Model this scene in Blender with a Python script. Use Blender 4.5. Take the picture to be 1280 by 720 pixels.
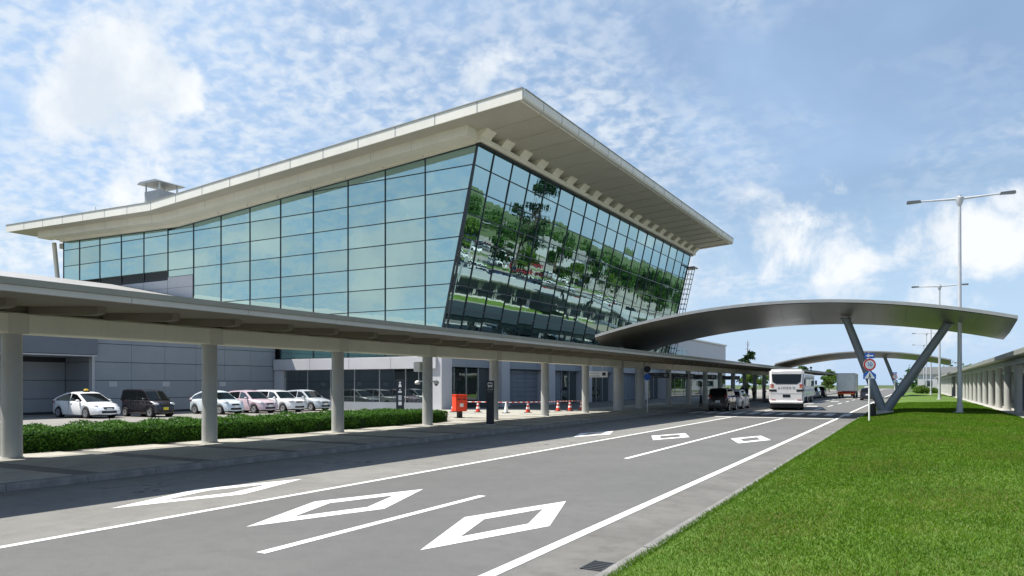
import bpy, bmesh, math, random
import numpy as np
from mathutils import Vector, Matrix
R = math.radians
random.seed(7)
rng = np.random.default_rng(7)
scene = bpy.context.scene
for o in list(bpy.data.objects):
    bpy.data.objects.remove(o, do_unlink=True)
C = scene.collection

# ------------------------------------------------------------------ camera
cd = bpy.data.cameras.new('camera'); cam = bpy.data.objects.new('camera', cd); C.objects.link(cam)
cd.sensor_width = 36; cd.lens = 36 * 936 / 1280; cd.shift_y = 121 / 1280
cd.clip_start = .1; cd.clip_end = 9000
cam.location = (0, 0, 1.9); cam.rotation_euler = (R(90), 0, math.atan(531 / 936))
scene.camera = cam

# ------------------------------------------------------------------ light
SUN_EL = 60.0
to_sun = Vector((-.87, -.49, 0)).normalized() * math.cos(R(SUN_EL)) + Vector((0, 0, math.sin(R(SUN_EL))))
sl = bpy.data.lights.new('sun', 'SUN'); sl.energy = 5.0; sl.angle = R(.53); sl.color = (1, .95, .87)
sun = bpy.data.objects.new('sun', sl); C.objects.link(sun)
sun.rotation_euler = (-to_sun).to_track_quat('-Z', 'Y').to_euler(); sun.location = (-40, -20, 80)
scene.view_settings.view_transform = 'Standard'; scene.view_settings.look = 'None'
scene.view_settings.exposure = 0.75; scene.view_settings.gamma = 1
scene.view_settings.use_curve_mapping = False

w = bpy.data.worlds.new('World'); scene.world = w; w.use_nodes = True
nt = w.node_tree; nt.nodes.clear()
class NB:
    """small helper that writes node trees"""
    def __init__(s, t): s.t = t
    def n(s, typ, **k):
        x = s.t.nodes.new(typ)
        for a, b in k.items(): setattr(x, a, b)
        return x
    def set(s, sock, v):
        if hasattr(v, 'is_linked') or hasattr(v, 'links'): s.t.links.new(v, sock)
        else: sock.default_value = v
    def math(s, op, a, b=0.0, clamp=False):
        x = s.n('ShaderNodeMath', operation=op, use_clamp=clamp); s.set(x.inputs[0], a); s.set(x.inputs[1], b); return x.outputs[0]
    def vmath(s, op, a, b=(0, 0, 0)):
        x = s.n('ShaderNodeVectorMath', operation=op); s.set(x.inputs[0], a); s.set(x.inputs[1], b)
        return x.outputs['Value'] if op in ('DOT_PRODUCT', 'LENGTH', 'DISTANCE') else x.outputs[0]
    def noise(s, vec, scale, detail=4, rough=.55, dist=0.0):
        x = s.n('ShaderNodeTexNoise'); s.set(x.inputs['Vector'], vec) if vec is not None else None
        x.inputs['Scale'].default_value = scale; x.inputs['Detail'].default_value = detail
        x.inputs['Roughness'].default_value = rough; x.inputs['Distortion'].default_value = dist
        return x.outputs['Fac']
    def maprange(s, v, a, b, c=0.0, d=1.0, smooth=True):
        x = s.n('ShaderNodeMapRange', interpolation_type='SMOOTHSTEP' if smooth else 'LINEAR', clamp=True)
        s.set(x.inputs[0], v)
        for i, q in enumerate((a, b, c, d)): x.inputs[i + 1].default_value = q
        return x.outputs[0]
    def mix(s, f, a, b, blend='MIX'):
        x = s.n('ShaderNodeMix', data_type='RGBA', blend_type=blend); s.set(x.inputs[0], f)
        s.set(x.inputs[6], a); s.set(x.inputs[7], b); return x.outputs[2]
def c4(c): return (c[0], c[1], c[2], 1)

b = NB(nt)
sky = b.n('ShaderNodeTexSky', sky_type='NISHITA', sun_disc=False, sun_elevation=R(SUN_EL),
          sun_rotation=math.atan2(to_sun.x, to_sun.y) % (2 * math.pi), altitude=50, air_density=1.15, dust_density=.9, ozone_density=2.2)
tc = b.n('ShaderNodeTexCoord'); D = b.vmath('NORMALIZE', tc.outputs['Generated'])
sep = b.n('ShaderNodeSeparateXYZ'); b.set(sep.inputs[0], D)
zc = b.math('MAXIMUM', sep.outputs[2], .03)
inv = b.math('DIVIDE', 1.0, b.math('ADD', zc, .30))
pv = b.n('ShaderNodeCombineXYZ'); b.set(pv.inputs[0], b.math('MULTIPLY', sep.outputs[0], inv)); b.set(pv.inputs[1], b.math('MULTIPLY', sep.outputs[1], inv))
P = pv.outputs[0]
# high rippled sheet (mackerel sky) thickest towards -x
warp = b.vmath('ADD', P, b.vmath('SCALE', P))
rip = b.noise(P, 30.0, 3, .5, .25)
rip2 = b.noise(P, 11.0, 5, .6, .4)
big = b.noise(P, 1.7, 3, .5, .2)
west = b.maprange(sep.outputs[0], -.08, -.60)
thin = b.math('MULTIPLY', b.maprange(b.math('ADD', b.math('MULTIPLY', rip, .68), b.math('MULTIPLY', rip2, .42)), .40, .72),
              b.maprange(b.math('ADD', big, b.math('MULTIPLY', west, .22)), .45, .74))
thin = b.math('MULTIPLY', thin, .72)
veil = b.math('ADD', b.math('MULTIPLY', b.maprange(b.noise(P, 1.3, 5, .6, .6), .34, .74), .34), b.math('ADD', b.math('MULTIPLY', b.maprange(sep.outputs[0], .1, -.75), .26), .20))
# heaped clouds: gaussian centres in direction space, broken up by noise
def pixdir(u, v):
    th = math.atan(531 / 936); s, c = math.sin(th), math.cos(th)
    X, Z, Y = (u - 640) / 936, 1.0, (481 - v) / 936
    return Vector((c * X - s * Z, s * X + c * Z, Y)).normalized()
blobs = [(150, 85, .085, 1.0), (100, 130, .075, .85), (215, 115, .075, .9), (150, 140, .10, .8), (190, 220, .10, .55), (600, 95, .07, .62), (545, 110, .07, .5),
         (1225, 300, .10, .95), (1275, 260, .08, .8), (1010, 290, .12, .6), (930, 240, .09, .45), (1060, 350, .10, .55), (30, 250, .13, .5), (1180, 380, .12, .6),
         (-180, 200, .16, .9), (1500, 200, .16, .8), (300, 290, 1.10, .6), (470, 330, 1.12, .75), (540, 250, 1.08, .55), (230, 330, 1.09, .7), (120, 310, 1.06, .6), (400, 220, 1.07, .5), (1750, 330, .14, .8), (-420, 330, .16, .9)]
DS = b.vmath('MULTIPLY', D, (1, 1, 1.25))
def mirrordir(u, v):
    d = pixdir(u, v); return Vector((d.x, -d.y, d.z))
tot = None
for (u, v, r, wt) in blobs:
    d = pixdir(u, v) if r < .5 else mirrordir(u, v); r = r % 1; d = (d.x, d.y, d.z * 1.25)
    k = b.maprange(b.vmath('DISTANCE', DS, d), r * 1.25, r * .1, 0, wt)
    tot = k if tot is None else b.math('MAXIMUM', tot, k)
# general scattered cumulus low in every direction, so that the sky goes on outside the frame
low = b.maprange(b.noise(D, 3.2, 3, .5), .50, .68, 0, .62)
lowband = b.math('MULTIPLY', low, b.maprange(sep.outputs[2], .42, .12))
tot = b.math('MAXIMUM', tot, lowband)
cn = b.noise(D, 11.0, 9, .60, .35)
cn2 = b.noise(D, 34.0, 6, .6, .2)
cn = b.math('ADD', b.math('MULTIPLY', cn, .8), b.math('MULTIPLY', cn2, .2))
cum = b.maprange(b.math('ADD', tot, b.math('MULTIPLY', b.math('SUBTRACT', cn, .5), 2.3)), .34, .80)
cum = b.math('MULTIPLY', cum, .95)
haze = b.math('MULTIPLY', b.maprange(sep.outputs[2], .36, .0), .80)
shade = b.noise(b.vmath('ADD', D, (.012, .006, .03)), 9.0, 6, .55)
ccol = b.mix(b.maprange(shade, .36, .62), (5.8, 6.4, 7.1, 1), (7.7, 7.9, 8.1, 1))
col = b.mix(b.math('MAXIMUM', veil, haze), sky.outputs[0], (4.1, 5.7, 8.0, 1))
col = b.mix(thin, col, (6.6, 7.1, 7.6, 1))
col = b.mix(cum, col, ccol)
bg = b.n('ShaderNodeBackground'); b.set(bg.inputs[0], col); bg.inputs[1].default_value = .077
out = b.n('ShaderNodeOutputWorld'); nt.links.new(bg.outputs[0], out.inputs[0])

# ------------------------------------------------------------------ materials
MATS = {}
def mat(name, col, rough=.6, metal=0.0, var=.10, scale=3.0, bump=0.0, bscale=40.0, spec=.5, col2=None, det=5, streak=0.0, coat=0.0):
    m = bpy.data.materials.new(name); m.use_nodes = True
    t = m.node_tree; b = NB(t); p = t.nodes['Principled BSDF']
    tc = b.n('ShaderNodeTexCoord'); vec = tc.outputs['Object']
    f = b.noise(vec, scale, det, .62)
    a = c4([x * (1 - var) for x in col]); e = c4(col2) if col2 else c4([min(1, x * (1 + var)) for x in col])
    c = b.mix(b.maprange(f, .30, .70), a, e)
    if streak:
        st = b.noise(b.vmath('MULTIPLY', vec, (5, 5, .35)), 2.2, 4, .6)
        c = b.mix(b.math('MULTIPLY', b.maprange(st, .45, .75), streak), c, c4([x * .55 for x in col]))
    t.links.new(c, p.inputs['Base Color'])
    b.set(p.inputs['Roughness'], b.maprange(f, .2, .8, max(0, rough - .06), min(1, rough + .06), False))
    p.inputs['Metallic'].default_value = metal
    p.inputs['Specular IOR Level'].default_value = spec
    p.inputs['Coat Weight'].default_value = coat
    if bump:
        bn = b.n('ShaderNodeBump'); bn.inputs['Strength'].default_value = bump; bn.inputs['Distance'].default_value = .02
        b.set(bn.inputs['Height'], b.noise(vec, bscale, 4, .6)); t.links.new(bn.outputs[0], p.inputs['Normal'])
    MATS[name] = m
    return m
def glass_mat(name, tint, refl, base, wav=.012, rough=.0, st=(1, 1, 1), rnd=0.0, ior=1.55):
    """coated reflective glazing: a dark tinted body under a mirror coat, panes slightly wavy"""
    m = bpy.data.materials.new(name); m.use_nodes = True; t = m.node_tree; b = NB(t); t.nodes.clear()
    g = b.n('ShaderNodeBsdfGlossy'); g.inputs[0].default_value = c4(tint); g.inputs[1].default_value = rough
    d = b.n('ShaderNodeBsdfDiffuse'); d.inputs[0].default_value = c4(base)
    fr = b.n('ShaderNodeFresnel'); fr.inputs[0].default_value = ior
    f = b.math('ADD', b.math('MULTIPLY', fr.outputs[0], 1 - refl), refl, True)
    if rnd:
        oi = b.n('ShaderNodeObjectInfo'); f = b.math('MULTIPLY', f, b.maprange(oi.outputs['Random'], 0, 1, 1 - rnd, 1, False))
    mx = b.n('ShaderNodeMixShader'); b.set(mx.inputs[0], f); t.links.new(d.outputs[0], mx.inputs[1]); t.links.new(g.outputs[0], mx.inputs[2])
    tc = b.n('ShaderNodeTexCoord'); bn = b.n('ShaderNodeBump'); bn.inputs['Strength'].default_value = 1; bn.inputs['Distance'].default_value = wav
    b.set(bn.inputs['Height'], b.noise(b.vmath('MULTIPLY', tc.outputs['Object'], st), .55, 2, .5)); t.links.new(bn.outputs[0], g.inputs['Normal'])
    o = b.n('ShaderNodeOutputMaterial'); t.links.new(mx.outputs[0], o.inputs[0]); MATS[name] = m; return m
def leaf_mat(name, ca, cb, trans=.25, nsc=1.3):
    m = bpy.data.materials.new(name); m.use_nodes = True; t = m.node_tree; b = NB(t); t.nodes.clear()
    tc = b.n('ShaderNodeTexCoord'); oi = b.n('ShaderNodeNewGeometry')
    f = b.noise(tc.outputs['Object'], nsc, 5, .65)
    f2 = b.math('ADD', b.math('MULTIPLY', f, .6), b.math('MULTIPLY', oi.outputs['Random Per Island'], .45))
    c = b.mix(b.maprange(f2, .28, .78), c4(ca), c4(cb))
    d = b.n('ShaderNodeBsdfPrincipled'); t.links.new(c, d.inputs['Base Color']); d.inputs['Roughness'].default_value = .65; d.inputs['Specular IOR Level'].default_value = .12
    tr = b.n('ShaderNodeBsdfTranslucent'); t.links.new(c, tr.inputs[0])
    mx = b.n('ShaderNodeMixShader'); mx.inputs[0].default_value = trans
    t.links.new(d.outputs[0], mx.inputs[1]); t.links.new(tr.outputs[0], mx.inputs[2])
    o = b.n('ShaderNodeOutputMaterial'); t.links.new(mx.outputs[0], o.inputs[0]); MATS[name] = m; return m
def ground_mat(name, cols, scales, rough=.9, bump=.4, bscale=60, crack=0.0, agg=0.0):
    """large and small blotches, aggregate speckle and bump"""
    m = bpy.data.materials.new(name); m.use_nodes = True; t = m.node_tree; b = NB(t); p = t.nodes['Principled BSDF']
    tc = b.n('ShaderNodeTexCoord'); vec = tc.outputs['Object']
    c = b.mix(b.maprange(b.noise(vec, scales[0], 5, .6), .3, .7), c4(cols[0]), c4(cols[1]))
    c = b.mix(b.math('MULTIPLY', b.maprange(b.noise(vec, scales[1], 4, .7), .42, .72), .5), c, c4(cols[2]))
    if agg:
        sp = b.noise(vec, 95, 2, .7)
        c = b.mix(agg, c, b.mix(b.maprange(sp, .3, .7), (0, 0, 0, 1), (1, 1, 1, 1)), 'OVERLAY')
    if crack:
        vo = b.n('ShaderNodeTexVoronoi', feature='DISTANCE_TO_EDGE'); vo.inputs['Scale'].default_value = .22
        b.set(vo.inputs['Vector'], b.vmath('ADD', vec, b.vmath('SCALE', vec)))
        nv = b.n('ShaderNodeTexNoise'); nv.inputs['Scale'].default_value = .9; nv.inputs['Detail'].default_value = 6; b.set(nv.inputs['Vector'], vec)
        b.set(vo.inputs['Vector'], b.vmath('ADD', vec, b.vmath('MULTIPLY', nv.outputs['Color'], (2.5, 2.5, 0))))
        ln = b.maprange(vo.outputs['Distance'], .011, .0, 0, crack)
        ln = b.math('MULTIPLY', ln, b.maprange(b.noise(vec, .5, 2), .5, .6))
        c = b.mix(ln, c, (.02, .02, .02, 1))
    t.links.new(c, p.inputs['Base Color']); p.inputs['Roughness'].default_value = rough; p.inputs['Specular IOR Level'].default_value = .3
    bn = b.n('ShaderNodeBump'); bn.inputs['Strength'].default_value = bump; bn.inputs['Distance'].default_value = .01
    b.set(bn.inputs['Height'], b.noise(vec, bscale, 4, .7)); t.links.new(bn.outputs[0], p.inputs['Normal'])
    MATS[name] = m; return m

ground_mat('asphalt', [(.108, .108, .106), (.126, .125, .122), (.093, .093, .092)], (.35, 3.0), .88, .5, 70, 0, .30)
ground_mat('asphalt_old', [(.165, .163, .153), (.205, .202, .188), (.125, .122, .114)], (.5, 2.2), .9, .55, 60, .75, .25)
ground_mat('gutter', [(.12, .117, .11), (.16, .156, .146), (.08, .077, .071)], (.6, 2.6), .9, .5, 50, 0, .22)
ground_mat('lot', [(.21, .203, .186), (.25, .245, .225), (.16, .152, .145)], (.25, 2.0), .9, .4, 50, 0, .2)
ground_mat('carpark', [(.20, .19, .17), (.25, .24, .215), (.15, .145, .135)], (.1, 1.5), .9, .3, 40)
ground_mat('soil_grass', [(.055, .11, .014), (.085, .16, .02), (.14, .145, .045)], (.45, 1.1), .95, .7, 45, 0, .2)
ground_mat('field', [(.045, .075, .025), (.065, .095, .032), (.10, .105, .045)], (.01, .05), .95, .2, 2)
mat('paint_white', (.70, .70, .68), .7, var=.16, scale=11, streak=.22, bump=.25, bscale=80, col2=(.84, .84, .82))
mat('slab', (.34, .330, .288), .85, var=.10, scale=1.7, bump=.25, bscale=60)
mat('slab_worn', (.275, .265, .232), .85, var=.14, scale=1.4, bump=.25, bscale=60)
mat('slab_dark', (.13, .127, .12), .85, var=.12, scale=2, bump=.25, bscale=60)
mat('kerb', (.19, .187, .178), .88, var=.2, scale=3, bump=.4, bscale=45, streak=.25)
mat('concrete', (.40, .39, .36), .85, var=.12, scale=1.2, bump=.2)
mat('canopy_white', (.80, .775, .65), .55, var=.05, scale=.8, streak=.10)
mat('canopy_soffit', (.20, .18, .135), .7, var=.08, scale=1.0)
mat('canopy_edge', (.42, .415, .38), .5, var=.06, scale=1)
mat('canopy_gutter', (.22, .225, .20), .5, var=.08, scale=1)
mat('canopy_roof', (.30, .30, .30), .55, var=.08, scale=.6)
mat('column', (.40, .405, .385), .5, var=.06, scale=1.2, streak=.12)
mat('steel_blue', (.19, .215, .245), .42, .0, var=.06, scale=1.5)
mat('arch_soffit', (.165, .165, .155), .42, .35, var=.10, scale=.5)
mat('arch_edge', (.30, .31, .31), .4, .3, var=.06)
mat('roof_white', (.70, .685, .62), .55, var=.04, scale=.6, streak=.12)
mat('roof_cream', (.70, .67, .565), .65, var=.05, scale=.5, streak=.10)  # lightened: the lip's brighter outward facing is put into the colour
mat('roof_soffit', (.43, .41, .345), .7, var=.05, scale=.5)  # darker than the lip: the underside's shade is put into the colour
mat('roof_sheet', (.50, .50, .49), .5, var=.06)
mat('panel_grey', (.27, .293, .322), .42, .0, var=.06, scale=.5, streak=.06)
mat('panel_light', (.48, .48, .50), .5, var=.04, scale=.5, streak=.06)
mat('panel_dark', (.14, .155, .185), .5, var=.06, scale=.6)
mat('louvre', (.19, .21, .245), .5, var=.07, scale=.8)
mat('joint', (.03, .035, .04), .7, var=.05)
mat('mullion', (.012, .02, .026), .35, var=.05)
mat('dark', (.012, .013, .014), .6, var=.1)
mat('rubber', (.018, .018, .018), .8, var=.15, scale=9)
mat('lamp_grey', (.46, .48, .51), .4, .2, var=.05, scale=2)
mat('lamp_head', (.10, .11, .12), .4, .2, var=.05)
mat('alu', (.55, .56, .58), .3, .7, var=.05)
mat('chrome', (.7, .7, .72), .2, .9, var=.04)
mat('red_box', (.80, .055, .012), .45, var=.05, scale=3)
mat('cone_red', (.62, .05, .02), .5, var=.1)
mat('white_plain', (.78, .78, .77), .45, var=.03)
mat('sign_navy', (.008, .012, .022), .35, var=.1)
mat('sign_blue', (.015, .10, .48), .4, var=.05)
mat('sign_red', (.55, .02, .025), .4, var=.05)
mat('yellow', (.75, .48, .02), .5, var=.05)
mat('plate_yellow', (.72, .58, .03), .5, var=.03)
mat('orange', (.65, .12, .01), .4, var=.05)
mat('tail_red', (.35, .01, .012), .25, var=.05)
mat('bark', (.10, .075, .05), .9, var=.25, scale=6, bump=.6, bscale=20)
mat('skin', (.46, .28, .19), .6, var=.04)
mat('hair', (.012, .010, .009), .6, var=.1)
for n, c in (('cloth_dark', (.02, .022, .028)), ('cloth_white', (.62, .63, .66)), ('cloth_blue', (.10, .17, .33)), ('cloth_beige', (.36, .30, .22)), ('cloth_pink', (.5, .2, .22))):
    mat(n, c, .85, var=.12, scale=6)
for n, c, co in (('car_white', (.80, .81, .82), .6), ('car_silver', (.48, .52, .56), .6), ('car_black', (.012, .010, .014), .8), ('car_pink', (.60, .47, .52), .6),
                 ('car_ice', (.66, .73, .77), .6), ('car_red', (.32, .015, .015), .7), ('car_navy', (.02, .03, .09), .7), ('car_grey', (.16, .17, .18), .7), ('bus_white', (.78, .77, .78), .3), ('truck_grey', (.62, .64, .63), .2)):
    mat(n, c, .28, .0, var=.03, scale=1, coat=co)
glass_mat('glass_side', (.60, .82, .79), .62, (.03, .10, .10), .006, rnd=.14)
glass_mat('glass_front', (.60, .82, .81), .66, (.006, .028, .03), .0055, st=(1, 1.6, .5), rnd=.10)
glass_mat('glass_dark', (.85, .95, .95), .16, (.012, .016, .018), .004)
glass_mat('car_glass', (.9, .95, .95), .012, (.006, .008, .009), .0, ior=1.33)
glass_mat('lens', (.95, .95, .95), .30, (.45, .46, .48), .0, .08)
leaf_mat('leaf', (.022, .06, .010), (.06, .135, .022), .28)
leaf_mat('leaf_dark', (.010, .030, .010), (.03, .065, .02), .15)
leaf_mat('leaf_bright', (.05, .11, .015), (.12, .20, .03), .3)
leaf_mat('leaf_hedge', (.022, .070, .010), (.080, .19, .022), .25)
leaf_mat('grass', (.042, .110, .004), (.108, .205, .010), .35, .55)
leaf_mat('grass_dry', (.20, .17, .055), (.12, .165, .03), .3)

# ------------------------------------------------------------------ mesh helpers
class MB:
    def __init__(s): s.v = []; s.f = []; s.m = []; s.cur = 0
    def add(s, vs, fs):
        o = len(s.v); s.v += [tuple(v) for v in vs]; s.f += [tuple(i + o for i in f) for f in fs]; s.m += [s.cur] * len(fs); return s
    def box(s, x0, x1, y0, y1, z0, z1):
        return s.hexa([(x0, y0, z0), (x1, y0, z0), (x1, y1, z0), (x0, y1, z0), (x0, y0, z1), (x1, y0, z1), (x1, y1, z1), (x0, y1, z1)])
    def hexa(s, p):
        return s.add(p, [(3, 2, 1, 0), (4, 5, 6, 7), (0, 1, 5, 4), (1, 2, 6, 5), (2, 3, 7, 6), (3, 0, 4, 7)])
    def bevbox(s, x0, x1, y0, y1, z0, z1, r=.02, seg=1):
        bm = bmesh.new(); bmesh.ops.create_cube(bm, size=1)
        for v in bm.verts: v.co = Vector(((x0 + x1) / 2 + v.co.x * (x1 - x0), (y0 + y1) / 2 + v.co.y * (y1 - y0), (z0 + z1) / 2 + v.co.z * (z1 - z0)))
        bmesh.ops.bevel(bm, geom=bm.edges[:], offset=r, segments=seg, affect='EDGES')
        bm.verts.index_update(); s.add([v.co[:] for v in bm.verts], [[v.index for v in f.verts] for f in bm.faces]); bm.free(); return s
    def prism(s, poly, axis, a, b):
        """poly: 2D points; extruded along axis from a to b"""
        n = len(poly)
        def pt(p, q): return {'x': (q, p[0], p[1]), 'y': (p[0], q, p[1]), 'z': (p[0], p[1], q)}[axis]
        vs = [pt(p, a) for p in poly] + [pt(p, b) for p in poly]
        return s.add(vs, [tuple(range(n))[::-1], tuple(range(n, 2 * n))] + [(i, (i + 1) % n, n + (i + 1) % n, n + i) for i in range(n)])
    def tube(s, a, b, r0, r1=None, n=12, cap=True):
        r1 = r0 if r1 is None else r1
        a, b = Vector(a), Vector(b); d = (b - a).normalized()
        u = d.orthogonal().normalized(); w = d.cross(u)
        vs = []
        for p, r in ((a, r0), (b, r1)):
            vs += [p + (u * math.cos(2 * math.pi * i / n) + w * math.sin(2 * math.pi * i / n)) * r for i in range(n)]
        fs = [(i, (i + 1) % n, n + (i + 1) % n, n + i) for i in range(n)]
        if cap: fs += [tuple(range(n))[::-1], tuple(range(n, 2 * n))]
        return s.add(vs, fs)
    def path(s, pts, rad, n=8):
        for i in range(len(pts) - 1): s.tube(pts[i], pts[i + 1], rad[i], rad[i + 1], n)
        return s
    def lathe(s, prof, n=20, M=None):
        """prof: (r,z) pairs about the z axis"""
        vs = []
        for r, z in prof: vs += [(r * math.cos(2 * math.pi * i / n), r * math.sin(2 * math.pi * i / n), z) for i in range(n)]
        if M is not None: vs = [M @ Vector(v) for v in vs]
        fs = []
        for k in range(len(prof) - 1):
            fs += [(k * n + i, k * n + (i + 1) % n, (k + 1) * n + (i + 1) % n, (k + 1) * n + i) for i in range(n)]
        fs += [tuple(range(n))[::-1], tuple(range((len(prof) - 1) * n, len(prof) * n))]
        return s.add(vs, fs)
    def ellip(s, c, r, n=10, m=7):
        vs = []
        for j in range(1, m):
            a = math.pi * j / m
            vs += [(c[0] + r[0] * math.sin(a) * math.cos(2 * math.pi * i / n), c[1] + r[1] * math.sin(a) * math.sin(2 * math.pi * i / n), c[2] + r[2] * math.cos(a)) for i in range(n)]
        t = len(vs); vs += [(c[0], c[1], c[2] + r[2]), (c[0], c[1], c[2] - r[2])]
        fs = []
        for j in range(m - 2): fs += [(j * n + i, (j + 1) * n + i, (j + 1) * n + (i + 1) % n, j * n + (i + 1) % n) for i in range(n)]
        for i in range(n): fs += [(i, (i + 1) % n, t), ((m - 2) * n + (i + 1) % n, (m - 2) * n + i, t + 1)]
        return s.add(vs, fs)
    def mesh(s, name, smooth=0):
        me = bpy.data.meshes.new(name); me.from_pydata(s.v, [], s.f)
        if any(s.m): me.polygons.foreach_set('material_index', s.m)
        bm = bmesh.new(); bm.from_mesh(me); bmesh.ops.recalc_face_normals(bm, faces=bm.faces[:]); bm.to_mesh(me); bm.free()
        if smooth:
            me.polygons.foreach_set('use_smooth', [True] * len(me.polygons)); me.set_sharp_from_angle(angle=R(smooth))
        me.update(); return me
    def build(s, name, m, parent=None, smooth=0, loc=None):
        me = s.mesh(name, smooth)
        for q in (m if isinstance(m, (list, tuple)) else [m]): me.materials.append(MATS[q])
        return link(name, me, parent, loc)
def link(name, me, parent=None, loc=None, rz=None):
    o = bpy.data.objects.new(name, me); C.objects.link(o)
    if parent is not None: o.parent = parent
    if loc is not None: o.location = loc
    if rz is not None: o.rotation_euler.z = rz
    return o
def tag(o, label=None, cat=None, group=None, kind=None):
    if label: o['label'] = label
    if cat: o['category'] = cat
    if group: o['group'] = group
    if kind: o['kind'] = kind
    return o
def empty(name, loc=(0, 0, 0), rz=0):
    o = bpy.data.objects.new(name, None); C.objects.link(o); o.location = loc; o.rotation_euler.z = rz; o.empty_display_size = .3
    return o
def kids(o): return [c for c in bpy.data.objects if c.parent == o]
KC = {}
def copy_tree(o, parent=None):
    c = o.copy(); C.objects.link(c); c.parent = parent
    if o.name not in KC: KC[o.name] = kids(o)
    for ch in KC[o.name]: copy_tree(ch, c)
    return c
def quadmesh(name, V, F, m):
    """big meshes straight from arrays; V (n,3), F (k,3|4)"""
    me = bpy.data.meshes.new(name); k = F.shape[1]
    me.vertices.add(len(V)); me.vertices.foreach_set('co', V.astype(np.float32).ravel())
    me.loops.add(F.size); me.loops.foreach_set('vertex_index', F.astype(np.int32).ravel())
    me.polygons.add(len(F)); me.polygons.foreach_set('loop_start', np.arange(0, F.size, k, dtype=np.int32))
    me.update(calc_edges=True)
    for q in (m if isinstance(m, (list, tuple)) else [m]): me.materials.append(MATS[q])
    return me
def text(name, body, size, m, parent, loc, rot, depth=.004, align='CENTER'):
    cu = bpy.data.curves.new(name, 'FONT'); cu.body = body; cu.size = size; cu.extrude = depth; cu.align_x = align; cu.align_y = 'CENTER'
    t = bpy.data.objects.new(name, cu); C.objects.link(t)
    dg = bpy.context.evaluated_depsgraph_get(); dg.update()
    me = bpy.data.meshes.new_from_object(t.evaluated_get(dg)); bpy.data.objects.remove(t); bpy.data.curves.remove(cu)
    me.materials.clear(); me.materials.append(MATS[m])
    o = link(name, me, parent, loc); o.rotation_euler = rot; return o
def clip(poly, a, b_, c):
    """keep the part of a 2D polygon where a*x+b*y<=c"""
    out = []
    for i in range(len(poly)):
        p, q = poly[i], poly[(i + 1) % len(poly)]
        dp, dq = a * p[0] + b_ * p[1] - c, a * q[0] + b_ * q[1] - c
        if dp <= 0: out.append(p)
        if (dp < 0 < dq) or (dq < 0 < dp):
            t = dp / (dp - dq); out.append((p[0] + t * (q[0] - p[0]), p[1] + t * (q[1] - p[1])))
    return out
K = .025                                  # the road runs a little to the left of the terminal's axis
def rd(s, t): return (s - K * t, t)

# ------------------------------------------------------------------ ground, road, pavements, lawn
def sheet(name, pts, z, m, kind='structure', parent=None):
    o = MB().add([(x, y, z) for x, y in pts], [tuple(range(len(pts)))]).build(name, m, parent)
    if kind: o['kind'] = kind
    return o
def strip(s0, s1, t0, t1): return [rd(s0, t0), rd(s1, t0), rd(s1, t1), rd(s0, t1)]
sheet('ground', [(-4000, -4000), (4000, -4000), (4000, 4000), (-4000, 4000)], -.06, 'field')
road = MB()
n = 40
for i in range(n):
    t0, t1 = -40 + i * 12, -28 + i * 12
    road.add([(*rd(-9.42, t0), 0), (*rd(-3.62, t0), 0), (*rd(-3.62, t1), 0), (*rd(-9.42, t1), 0)], [(0, 1, 2, 3)])
road = road.build('road', 'asphalt'); road['kind'] = 'structure'
bay = sheet('bus_bay', strip(-14.25, -9.42, -40, 440), 0, 'asphalt_old')
gut = sheet('road_shoulder', strip(-3.62, -2.62, -40, 440), 0, 'gutter')
sheet('parking_lot', [(-110, -60), (-21.4, -60), (-21.4, 44), (-110, 44)], -.012, 'lot')
def mark(poly, name='lane_marking', parent=road): return sheet(name, poly, .004, 'paint_white', None, parent)
mark(strip(-9.46, -9.33, -30, 46.6)); mark(strip(-9.46, -9.33, 56, 300))
mark(strip(-3.80, -3.65, -30, 49.4)); mark(strip(-3.80, -3.65, 54, 330))
mark(strip(-6.56, -6.42, 5.95, 10.9)); mark(strip(-6.57, -6.43, 18.2, 44.6)); mark(strip(-6.56, -6.42, -6, -.5))
for i in range(14): mark(strip(-6.56, -6.42, 60 + i * 10, 65 + i * 10)); mark(strip(-9.0, -8.86, 62 + i * 8, 66 + i * 8)) if i < 6 else None
mark(strip(-9.3, -3.85, 44.9, 45.35), 'stop_line'); mark(strip(-11.6, -9.5, 44.9, 45.35), 'stop_line', bay)
for i in range(11):
    s = -13.4 + i * .95; mark(strip(s, s + .48, 49.6, 53.2), 'crosswalk_stripe', road if s > -9.5 else bay)
mark(strip(-9.3, -3.85, 55.3, 55.7), 'stop_line')
def diamond(sc, tc, hw=.72, hl=2.05, par=road):
    iw, il = hw - .33, hl - .86
    o = [(sc, tc - hl), (sc + hw, tc), (sc, tc + hl), (sc - hw, tc)]; i_ = [(sc, tc - il), (sc + iw, tc), (sc, tc + il), (sc - iw, tc)]
    P_ = [(*rd(*p), .004) for p in o + i_]
    MB().add(P_, [(0, 1, 5, 4), (1, 2, 6, 5), (2, 3, 7, 6), (3, 0, 4, 7)]).build('diamond_marking', 'paint_white', par)
for tcn in (9.0, 26.8):
    diamond(-10.85, tcn, .62, 2.05, bay); diamond(-7.85, tcn); diamond(-4.98, tcn, .68)
for i in range(5): mark(strip(-8.3 + .0, -7.4, 70 + i * 22, 71.6 + i * 22), 'lane_marking')
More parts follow.
